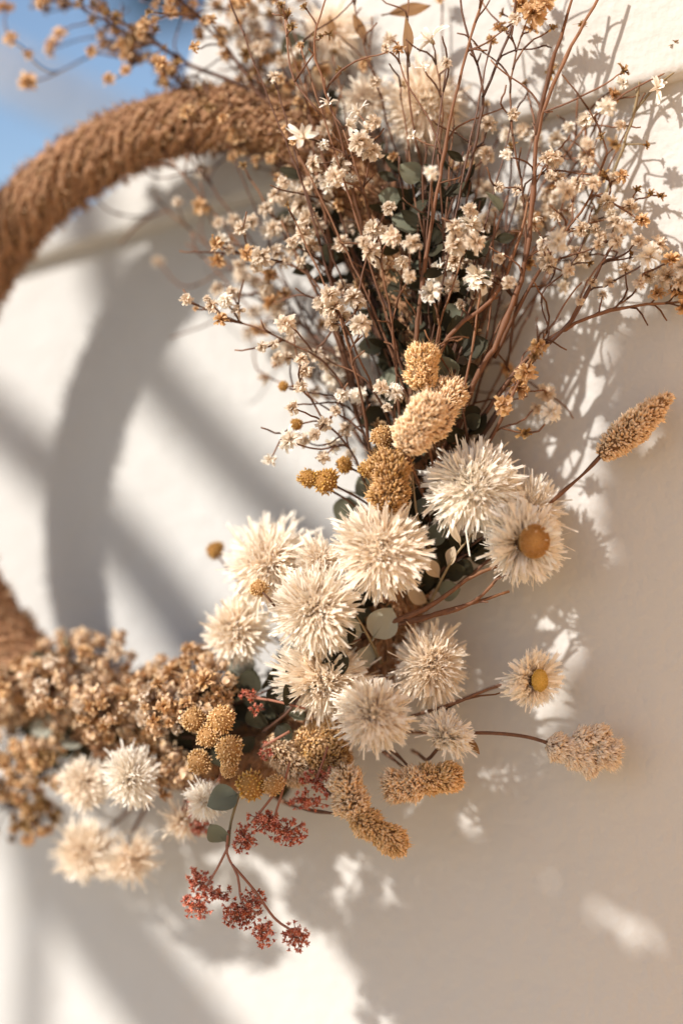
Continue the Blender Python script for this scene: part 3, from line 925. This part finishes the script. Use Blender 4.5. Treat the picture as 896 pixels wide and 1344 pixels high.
S('flower_spray', 'dense cream floret bunch between the tall stems', [(556, 560, .02), (572, 450, .002), (588, 395, 0), (604, 345, 0)], .0011,
  [(597, 300, 12), (616, 298, 17, 'w'), (600, 321, 18), (623, 320, 14), (633, 300, 12), (580, 362, 19, 'w'), (567, 385, 16, 'w'), (592, 374, 14), (616, 277, 11), (596, 345, 14), (612, 340, 12)], G1, bare=4, seed=9)
S('flower_spray', 'compact cream floret bunch left of the middle, sharp in focus', [(490, 620, .02), (474, 520, .002), (455, 450, -.002), (446, 418, -.002)], .001,
  [(432, 388, 14), (450, 381, 15), (463, 392, 14), (471, 399, 11), (440, 406, 15), (473, 427, 15), (449, 416, 12), (427, 404, 13), (418, 398, 10), (437, 425, 10)], G1, bare=3, seed=10)
S('flower_spray', 'thin spray reaching furthest left into the ring opening', [(500, 620, .03), (440, 492, .016), (375, 447, .016), (318, 424, .016), (262, 402, .016)], .0008,
  [(245, 393, 8), (258, 406, 6, 't'), (280, 402, 11), (297, 396, 12, 'w'), (304, 385, 10), (313, 409, 11), (290, 420, 11, 't'), (271, 392, 6), (345, 455, 8), (360, 452, 9)], G1, bare=3, seed=11, jit=.006)
S('flower_spray', 'tan floret spray left of the stems, above the thin long one', [(485, 600, .03), (440, 440, .02), (410, 365, .022), (352, 340, .025), (300, 332, .028)], .0009,
  [(286, 320, 10, 't'), (287, 340, 12, 't'), (318, 300, 11), (330, 290, 10), (345, 338, 15), (326, 333, 11, 't'), (315, 348, 9), (365, 332, 12), (376, 345, 12), (355, 398, 10, 't'), (372, 383, 10, 't'),
   (410, 325, 14), (386, 330, 13), (336, 350, 9), (395, 345, 10), (302, 328, 9)], G1, bare=4, seed=12)
S('flower_spray', 'crowded soft cream florets on the thick left stem', [(480, 560, .04), (440, 420, .03), (432, 320, .028), (415, 220, .03), (400, 110, .03)], .002,
  [(378, 262, 16), (390, 245, 16, 'w'), (412, 243, 15), (425, 268, 16), (405, 290, 15), (378, 295, 14), (440, 305, 16), (362, 258, 13), (350, 276, 12), (430, 240, 14), (395, 272, 15), (361, 300, 12), (446, 255, 12),
   (398, 310, 13), (420, 300, 12), (372, 240, 11), (456, 300, 11), (384, 318, 11)], G1, bare=3, seed=13)
S('flower_spray', 'airy spray of tiny florets and yellow buds at the ring opening', [(500, 680, .03), (458, 590, .016), (420, 545, .014), (396, 495, .016), (385, 440, .018)], .0008,
  [(395, 508, 10), (415, 515, 10), (448, 520, 13, 'w'), (385, 535, 10), (375, 508, 9, 'y'), (393, 557, 9, 'y'), (400, 578, 12), (455, 565, 11), (460, 598, 11), (382, 580, 16, 'w'), (355, 603, 9, 'w'), (440, 540, 10),
   (425, 556, 10), (412, 570, 10), (378, 470, 11), (396, 472, 11), (415, 466, 12), (430, 478, 12), (365, 470, 9), (375, 425, 15), (386, 442, 12), (400, 488, 11), (440, 585, 11, 'w'), (425, 600, 9)], G1, bare=6, seed=14)
S('flower_spray', 'single fuzzy white floret standing beside the topmost grain head', [(530, 640, .02), (516, 570, 0), (518, 535, -.002)], .0008, [(518, 516, 15, 'w'), (500, 508, 10), (508, 535, 8)], G1, bare=1, seed=15, jit=.003)
S('pod_spray', 'brown papery pod cluster on the dark stem right of the grain trio', [(630, 600, .02), (664, 535, .004), (690, 482, .002), (716, 438, .002)], .0014,
  [(708, 455, 14, 't'), (690, 488, 15, 't'), (678, 510, 16, 't'), (660, 532, 15, 't'), (700, 470, 13, 'b'), (716, 515, 13), (723, 541, 14, 'w'), (686, 568, 11, 'b'), (625, 440, 12, 'b'), (702, 536, 9), (670, 495, 10, 't')],
  'brown pod sprays', bare=2, seed=16)
S('seed_branch', 'thin brown seed branch with knobbly joints near the top', [(480, 320, .03), (452, 200, .01), (428, 120, .004), (412, 55, .004), (432, -15, .004)], .0011,
  [(376, 25, 10, 'b'), (370, 10, 10, 'b'), (384, 38, 9, 'b'), (430, 45, 7, 'b'), (420, 50, 7, 'b'), (447, 96, 8, 'b'), (413, 48, 6, 'b'), (402, 12, 8, 'b')], 'brown seed branches', bare=3, seed=17, jit=.004,
  sub=[[(420, 150, .004), (386, 105, .004), (378, 70, .004), (374, 25, .004)], [(386, 108, .004), (412, 70, .004)]])
S('papery_spray', 'white papery petal spray below the knobbly seed branch', [(500, 340, .03), (478, 255, .006), (462, 205, .004), (450, 170, .004)], .001,
  [(400, 180, 17, 's'), (432, 140, 13, 's'), (455, 165, 15, 's'), (472, 188, 17), (482, 172, 14, 's'), (487, 200, 14), (450, 215, 17), (470, 150, 13, 's'), (440, 232, 14), (458, 240, 13, 'w'), (425, 190, 9, 'w'), (490, 160, 11),
   (412, 215, 12)], G1, bare=3, seed=18)
S('papery_spray', 'white star-shaped papery flower high between the stems', [(570, 240, .03), (580, 150, .014), (572, 85, .012)], .0008, [(567, 55, 18, 's', 0), (590, 85, 8, 'b'), (556, 90, 9, 's')], G1, bare=1, seed=19)
S('flower_spray', 'wispy tan floret tuft at the upper edge, right of centre', [(665, 480, .02), (690, 300, .008), (672, 180, .006), (672, 90, .006), (690, 30, .006)], .0009,
  [(700, 18, 17, 't'), (686, 8, 15, 't'), (714, 5, 14, 't'), (655, 40, 10, 't'), (722, 39, 8, 'b'), (695, 40, 11, 't'), (675, 25, 10), (705, -5, 12, 't'), (680, 250, 9), (655, 246, 9)], G1, bare=12, seed=20)
S('seed_branch', 'grey-brown forked branch high at the right edge', [(740, 370, .05), (795, 250, .045), (832, 145, .04), (838, 62, .04), (818, -20, .04)], .0012,
  [(862, 118, 17, 's'), (845, 190, 8, 'b'), (885, 60, 8, 'b')], 'brown seed branches', GREENSTEM, bare=5, seed=21, sub=[[(838, 66, .04), (868, 30, .04), (910, -5, .04)], [(830, 150, .04), (866, 108, .04), (910, 78, .04)]])
pv1 = [(470, 320, .06), (400, 180, .045), (330, 118, .05), (252, 86, .06), (180, 42, .07), (120, 12, .08), (50, -5, .09)]
S('seed_branch', 'longest dark seed branch reaching the upper left corner', pv1, .0019, along(pv1, 44, 9, 6, 11, 5, 'btb', .5) + [(17, 52, 13, 't'), (38, 107, 14, 't'), (38, 72, 8, 't'), (80, 45, 12, 't'), (8, 12, 14, 't')],
  'brown seed branches', DARKSTEM, bare=4, seed=22)
pv2 = [(470, 330, .05), (398, 176, .04), (345, 130, .045), (300, 66, .05), (240, 5, .055), (215, -20, .06)]
S('seed_branch', 'dark seed branch rising steeply across the blue sky', pv2, .0019, along(pv2, 37, 14, 6, 11, 6, 'btt', .55), 'brown seed branches', DARKSTEM, bare=4, seed=23)
pv3 = [(460, 340, .06), (370, 215, .05), (300, 150, .055), (240, 110, .06), (180, 72, .07), (135, 52, .08)]
S('seed_branch', 'bud-laden seed branch lying over the top of the ring', pv3, .0013, along(pv3, 57, 9, 7, 11, 7, 'btbt', .4) + [(145, 104, 9, 't'), (70, 62, 13, 't'), (122, 68, 10, 't')], 'brown seed branches', DARKSTEM, bare=4, seed=24)
pv4 = [(460, 350, .07), (390, 250, .06), (330, 190, .06), (270, 165, .065), (225, 120, .07)]
S('seed_branch', 'lowest seed branch at upper left, drooping before the ring', pv4, .001, along(pv4, 40, 13, 7, 11, 8, 'btt', .3), 'brown seed branches', DARKSTEM, bare=5, seed=25)
pv5 = [(470, 320, .07), (380, 150, .06), (330, 60, .06), (300, -10, .06)]
S('seed_branch', 'upright tan seed branch at the upper edge left of centre', pv5, .0013, along(pv5, 51, 18, 8, 13, 9, 'bttc', .35), 'brown seed branches', bare=5, seed=26)
pv6 = [(480, 330, .07), (420, 150, .065), (380, 50, .065), (360, -15, .065)]
S('seed_branch', 'upright seed branch with papery leaves right of the tan one', pv6, .0013, along(pv6, 37, 20, 8, 13, 10, 'btcs', .35), 'brown seed branches', bare=5, seed=27,
  extra=[((412, 130, .06), (425, 75, .06), 'c', 0), ((395, 90, .06), (380, 40, .06), 'g', 0), ((430, 160, .06), (455, 110, .06), 'd', 0)])
S('dry_leaf_sprig', 'dark brown lance-shaped dry leaf near the upper edge', [(560, 260, .03), (540, 150, .014), (535, 95, .012), (536, -15, .012)], .0008, [], 'dry leaf sprigs', bare=1, seed=28, cat='leaf sprig',
  extra=[((537, 88, .012), (534, 22, .012), 'n', 0)])
S('dry_leaf_sprig', 'tan dry leaf left of the dark lance-shaped one', [(540, 280, .04), (500, 130, .03), (478, 60, .03), (460, -10, .03)], .0008, [(480, 85, 13, 't'), (492, 108, 10)], 'dry leaf sprigs', bare=3, seed=29, cat='leaf sprig',
  extra=[((484, 62, .03), (463, 18, .03), 'n', 0), ((500, 20, .03), (565, 8, .03), 'n', 0), ((440, 60, .04), (432, 20, .04), 'n', 0)])
S('bare_stem_end', 'red-brown cut stem ends pointing right under the disc flower', [(470, 838, .03), (520, 815, .012), (575, 790, .008), (610, 762, .006), (655, 742, .006)], .0022,
  [(668, 752, 6, 'b'), (640, 790, 4, 'bare')], 'tall bare stems of the bouquet', seed=30, cat='stem', sub=[[(500, 826, .016), (570, 806, .006), (640, 785, .004), (668, 776, .004)], [(530, 815, .01), (600, 800, .004), (632, 780, .002), (655, 755, .002)]])
S('bare_stem_end', 'forked thin stems holding out the small daisy', [(540, 940, .02), (600, 922, .006), (640, 905, .005), (690, 893, .006)], .0011, [], 'tall bare stems of the bouquet', seed=31, cat='stem',
  sub=[[(560, 945, .02), (610, 918, .006), (650, 911, .005), (688, 897, .006)]], extra=[((610, 962, .006), (629, 990, .004), 'n', 0)])
def place(u, v):
    """the nearest thing one can find in the picture"""
    marks = [(560, 130, 'the large blurred cream flower'), (552, 480, 'the topmost golden grain head'), (610, 420, 'the foot of the tall stems'), (697, 480, 'the brown pod cluster'), (618, 638, 'the large white pompom'),
             (688, 714, 'the tan felt disc flower'), (500, 723, 'the mid bouquet pompom'), (566, 800, 'the bare stem ends'), (566, 872, 'the shaded pompom by the stem ends'), (413, 802, 'the middle pompom of the left cluster'),
             (425, 892, 'the shaded pompom under the left cluster'), (309, 850, 'the leftmost pompom of the cluster'), (280, 965, 'the lower golden bunch'), (140, 1010, 'the lower left pompom pair'), (212, 905, 'the lowest tan cluster in the opening'),
             (60, 880, 'the tan bud clusters at far left'), (20, 985, 'the orange-brown cluster at the left edge'), (490, 310, 'the bright cream floret spray'), (600, 330, 'the dense cream floret bunch'), (440, 400, 'the compact cream floret bunch'),
             (400, 265, 'the crowded soft cream florets'), (470, 180, 'the white papery petal spray'), (640, 190, 'the blackish forked stem'), (700, 250, 'the thick forked stem'), (350, 335, 'the tan floret spray')]
    return min(marks, key=lambda q: (q[0] - u) ** 2 + (q[1] - v) ** 2)[2]


# background sprays deep in the bouquet
rng = random.Random(77)
for k in range(20):
    bu, bv = rng.uniform(500, 600), rng.uniform(520, 640)
    a = R(rng.uniform(-42, 34)); L = rng.uniform(220, 520)
    eu, ev = bu - 20 + math.sin(a) * L, bv - math.cos(a) * L
    dd = rng.uniform(.03, .075)
    mid = ((bu + eu) / 2 + rng.gauss(0, 15), (bv + ev) / 2 + rng.gauss(0, 15), dd)
    pth = [(bu, bv, .04), mid, (eu, ev, dd + .01)]
    dk = rng.random() < .4
    S('flower_spray', 'soft %s-stemmed back spray ending near %s' % ('dark' if dk else 'brown', place(eu, ev)), pth, rng.uniform(.0008, .0016), along(pth, 9, 26, 8, 14, k, 'cctw', .45), 'small sprays deep in the back', DARKSTEM if dk else STEM, bare=7, seed=100 + k)


rng = random.Random(41)
for k in range(34):
    bu, bv = rng.uniform(520, 600), rng.uniform(560, 680)
    a = R(rng.uniform(-24, 30)); L = rng.uniform(260, 640); dd = rng.uniform(-.004, .05)
    eu, ev = bu - 30 + math.sin(a) * L, bv - math.cos(a) * L
    bow = rng.gauss(0, 14)
    tk, dk = rng.choice('ctb'), rng.random() < .35
    S('dry_twig', 'slender %s twig tipped with %s near %s' % ('dark brown' if dk else 'red-brown', {'c': 'a cream floret', 't': 'a tan floret', 'b': 'a brown seed head'}[tk], place(eu, ev)), [(bu, bv, .035), ((bu + eu) / 2 + bow, (bv + ev) / 2, dd), (eu, ev, dd + .004)], rng.uniform(.0006, .0012),
      [(eu, ev, rng.uniform(6, 10), tk)], 'slender dry twigs of the bouquet', DARKSTEM if dk else STEM, bare=1, seed=300 + k, cat='twig')


# ------------------------------------------------------------------ eucalyptus greenery along the ring
def sprig(label, pts, leaves, group, mat_kind='d', seed=0, size=20, r=.0011, hs=None):
    """pts: (u, v, h) stem points in front of the wall; leaves in pairs along it"""
    rng = random.Random(seed)
    P = [W(*q) for q in pts]
    t = empty('eucalyptus_sprig', P[0], label, 'leaf sprig', group)
    sp = spline(P, .005)
    m = MB(); m.tube(sp, [r * (1 - .5 * i / len(sp)) for i in range(len(sp))], 6); m.build('stem', DARKSTEM if mat_kind in 'dl' else GREENSTEM, t)
    for k in range(leaves):
        i = int((k + .6) / leaves * (len(sp) - 2)); p = sp[i]
        d = (sp[i + 1] - sp[i]).normalized()
        sd = d.cross(-FWD).normalized() * (1 if k % 2 else -1)
        al = (d * .6 + sd * .9 + rv(rng, .35)).normalized()
        s = size * px(p) * rng.uniform(.75, 1.2)
        q = p + al * 2 * s
        if q.y > -.006: al.y -= (q.y + .006) / (2 * s) ; al.normalize()
        face = (-FWD * .8 - SUN_D * .2 + rv(rng, .2 if mat_kind == 'p' else .55))
        link('leaf', rng.choice(LEAVES[mat_kind if rng.random() < .88 else 'g']), t, None, leaf_mx(p, al, face, s))
    return t


rng = random.Random(9)
nseg = len(CORE_PATH) - 1
for k in range(48):
    f = (k + .5) / 48 * nseg; i = int(f); s = f - i
    a, b = CORE_PATH[i], CORE_PATH[i + 1]
    u, v = a[0] + (b[0] - a[0]) * s, a[1] + (b[1] - a[1]) * s
    du, dv = a[0] - b[0], a[1] - b[1]; l = math.hypot(du, dv); du, dv = du / l, dv / l
    o = rng.uniform(-42, 42); h0 = (rng.uniform(.034, .046) if u > 470 else (rng.uniform(.07, .08) if k % 2 else rng.uniform(.045, .055))) if k % 3 else rng.uniform(.02, .04); L = rng.uniform(70, 110)
    w = rng.uniform(-.5, .5)
    p0 = (u - dv * o - du * 30, v + du * o - dv * 30, h0)
    p1 = (p0[0] + (du - dv * w) * L * .5, p0[1] + (dv + du * w) * L * .5, h0 + .01)
    p2 = (p0[0] + (du - dv * w * 1.6) * L, p0[1] + (dv + du * w * 1.6) * L, h0 + rng.uniform(.0, .01))
    sprig('dark eucalyptus sprig tucked under ' + place(p2[0], p2[1]), [p0, p1, p2], 7, 'dark eucalyptus sprigs under the flowers', 'd', 500 + k, 19)
for k in range(34):                                    # fan of greenery behind the tall stems
    a = R(rng.uniform(-38, 26)); u, v = rng.uniform(520, 590), rng.uniform(430, 520)
    L = rng.uniform(140, 290); h0 = rng.uniform(.02, .05)
    p1 = (u + math.sin(a) * L * .5 - 10, v - math.cos(a) * L * .5, h0 + .005); p2 = (u + math.sin(a) * L - 25, v - math.cos(a) * L, h0 + .015)
    sprig('dark leafy sprig fanned out behind ' + place(p2[0], p2[1]), [(u, v, h0), p1, p2], 9, 'dark eucalyptus sprigs behind the stems', 'l', 600 + k, 19)
sprig('pale grey-green leaf pair beside the bare stem ends', [(500, 870, .05), (480, 830, .075), (462, 800, .08)], 3, None, 'p', 701, 22)
sprig('pale grey leaves poking out below the leftmost pompom', [(420, 900, .04), (370, 885, .05), (318, 893, .055)], 4, None, 'p', 722, 23)
sprig('pale eucalyptus sprig behind the mustard balls', [(560, 700, .03), (500, 660, .05), (440, 640, .05)], 5, None, 'p', 703, 20)
sprig('grey eucalyptus leaves right of the dark grain head', [(575, 740, .04), (550, 690, .065), (540, 620, .07)], 5, None, 'g', 704, 18)
sprig('blurred pale leaves above the lower left pompom pair', [(130, 1000, .06), (95, 965, .08), (55, 935, .08)], 5, None, 'p', 705, 19)
sprig('brownish papery leaves under the large white pompom', [(560, 800, .04), (590, 740, .06), (620, 700, .06)], 5, None, 'c', 706, 20)
# the two grey-green leaves above the red sprig
b0 = W(300, 1110, .10)
t = empty('eucalyptus_sprig', b0, 'two dark grey-green leaves hanging above the red sprig', 'leaf sprig')
m = MB(); m.tube(spline([b0, W(303, 1080, .1), W(315, 1040, .1), W(330, 1000, .06)], .004), .0009, 6); m.build('stem', GREENSTEM, t)
for (a, b, f, k) in [((318, 1040), (272, 1058), (-.2, .5, .8), 0), ((299, 1108), (276, 1082), (-.5, .2, .8), 1)]:
    p0, p1 = W(*a, .1), W(*b, .11)
    link('leaf', LEAVES['g'][k], t, None, leaf_mx(p0, p1 - p0, view_dir(*f), (p1 - p0).length / 2))


# ------------------------------------------------------------------ tan flower clusters low on the ring
def cluster(label, u, v, r, h, kind, n, seed, fr=10, group='tan dried flower clusters low on the wreath'):
    rng = random.Random(seed)
    c = W(u, v, h)
    base = W(u + rng.uniform(-5, 5), v + 15, .03)
    t = empty('dried_flower_cluster', base, label, 'flower cluster', group)
    m = MB(); ga = 2.39996
    for i in range(n):
        f = (i + .5) / n; ph = R(105) * f ** .55; th = i * ga + seed
        o = Vector((math.sin(ph) * math.cos(th), math.sin(ph) * math.sin(th), math.cos(ph)))
        ax = frame(Vector((0, 0, 0)), view_dir(-.15, .25, .9)).to_3x3() @ o
        p = c + (ax + rv(rng, .12)) * r * px(c) * rng.uniform(.7, 1.2)
        q = base.lerp(c, .55)
        pts = [base, q + rv(rng, .001), p.lerp(q, .3) , p]
        m.tube(spline(pts, .01), .0006, 5)
        s = fr * px(c) * rng.uniform(.65, 1.4)
        k = rng.choice(kind)
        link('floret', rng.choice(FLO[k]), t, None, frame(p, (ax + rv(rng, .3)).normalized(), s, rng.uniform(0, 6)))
    m.build('stem', STEM, t)


for k, (u, v, r, h, kd, n, lb) in enumerate([
        (20, 850, 42, .055, 'dt', 20, 'tan bud cluster at the left edge where the ring leaves the picture'),
        (78, 872, 42, .07, 'dt', 22, 'tan bud cluster second from the left edge, upper row'),
        (135, 872, 42, .075, 'dct', 22, 'cream-tan bud cluster at the foot of the sunlit strip'),
        (40, 918, 38, .08, 'ddt', 20, 'tan bud cluster above the pale blurred leaves'),
        (108, 918, 38, .085, 'ddc', 20, 'pale tan bud cluster above the dark gap, centre left'),
        (162, 915, 34, .075, 'dt', 18, 'brown-tan bud cluster right of the pale tan one'),
        (212, 905, 36, .075, 'dtt', 20, 'tan flower cluster at the lowest point of the ring opening'),
        (252, 882, 30, .075, 'tt', 16, 'peach-tan cluster peaking left of the leftmost pompom'),
        (282, 905, 30, .085, 'td', 16, 'tan cluster just under the leftmost pompom'),
        (240, 932, 28, .095, 'tdc', 15, 'tan cluster with an open cup flower, left of the golden balls'),
        (196, 958, 30, .08, 'td', 14, 'dull brown cluster in the dark gap between pompoms and buds'),
        (18, 985, 42, .08, 'tb', 20, 'orange-brown cluster at the left edge, middle row'),
        (14, 1050, 40, .07, 'tb', 20, 'orange-brown cluster at the left edge, bottom row'),
        (50, 1072, 26, .08, 'tb', 16, 'small rusty cluster hanging at the lower left'),
        (230, 1015, 26, .085, 'td', 12, 'straw cluster between the white pompom and golden bunch'),
        (255, 1002, 20, .07, 'td', 10, 'dim straw cluster behind the golden bunch'),
        (5, 905, 40, .09, 'dt', 20, 'tan bud cluster on the left edge just below the ring'),
        (68, 905, 36, .1, 'dct', 20, 'pale tan bud cluster in front of the left bud row'),
        (140, 935, 30, .1, 'dtt', 18, 'peach bud cluster right above the lower left pompom pair'),
        (62, 1000, 30, .09, 'tbd', 16, 'rusty cluster left of the lower left pompom pair'),
        (28, 1025, 34, .085, 'tbt', 18, 'orange-brown cluster between the two left edge clusters'),
        (205, 930, 28, .1, 'dct', 16, 'cream-tan bud cluster right of the peach one')]):
    cluster(lb, u, v, r, h, kd, n, 900 + k, fr=10.5 if k < 11 else 9.5)


# ------------------------------------------------------------------ red sprigs
def red_sprig(label, stems, clusters, h, seed):
    rng = random.Random(seed)
    P0 = W(*stems[0][0], h)
    t = empty('red_flower_sprig', P0, label, 'flower sprig', 'red flower sprigs')
    m = MB()
    for st in stems:
        m.tube(spline([W(*q, h) for q in st], .004), [.0008] * len(spline([W(*q, h) for q in st], .004)), 6)
    for (u, v, rx, ry, n) in clusters:
        c = W(u, v, h); s = px(c)
        cm = MB()
        for i in range(int(n * 1.5)):
            o = Vector((rng.gauss(0, .45), rng.gauss(0, .45), rng.gauss(0, .45)))
            if o.length > 1: o.normalize()
            p = c + RGT * o.x * rx * s + UP * o.y * ry * s - FWD * o.z * min(rx, ry) * s
            d = (p - c + Vector((0, 0, -.003)) + rv(rng, .004)).normalized()
            if i % 3 == 0: m.tube([c.lerp(p, .2), p], .0003, 4)
            b = rng.uniform(2.2, 4.2) * s
            for j in range(5):                     # five tiny sepals round a bead
                a = j * 1.2566; q = d.orthogonal().normalized(); e = d.cross(q)
                od = (q * math.cos(a) + e * math.sin(a) + d * .8).normalized()
                petal(cm, p, p + od * b * 1.5, d.cross(od).normalized(), d, b * .38, rng, rows=3, teeth=False, bulge=.1)
            grain(cm, p + d * b * .3, d, None, b * .6, rng, 1.2)
        cm.build('bud_cluster', RED, t, 'stuff')
    m.build('stem', REDSTEM, t)


red_sprig('dusty red sprig hanging lowest over the wall', [[(300, 1090), (298, 1120), (312, 1150), (318, 1185), (340, 1200)], [(305, 1135), (335, 1170), (360, 1205), (384, 1222)], [(300, 1110), (285, 1140), (270, 1165)]],
          [(262, 1155, 16, 20, 46), (258, 1188, 20, 16, 46), (285, 1172, 18, 10, 30), (316, 1198, 26, 20, 80), (344, 1225, 16, 20, 46), (330, 1180, 16, 12, 30), (388, 1228, 17, 20, 56)], .105, 31)
red_sprig('dark red sprig tucked under the pale ridged grain head', [[(380, 1000), (370, 1040), (360, 1080), (375, 1095)], [(362, 1040), (330, 1080)]],
          [(322, 1100, 16, 20, 46), (348, 1078, 24, 15, 60), (378, 1092, 24, 18, 60), (405, 1050, 26, 14, 50)], .1, 32)
red_sprig('dark red florets low under the straw flower', [[(300, 990), (285, 1030), (262, 1085)]], [(262, 1085, 13, 13, 34), (250, 1060, 12, 12, 28)], .085, 33)
red_sprig('pink-red buds between the golden bunch and shaded pompom', [[(400, 930), (360, 920), (325, 915)], [(380, 960), (345, 980)]], [(326, 912, 14, 9, 10), (338, 930, 10, 8, 7), (352, 985, 10, 13, 9)], .09, 34)
red_sprig('dark red florets beneath the brown grain heads', [[(430, 980), (420, 1010), (412, 1030)]], [(415, 1025, 22, 14, 34), (440, 1015, 16, 10, 18)], .085, 35)
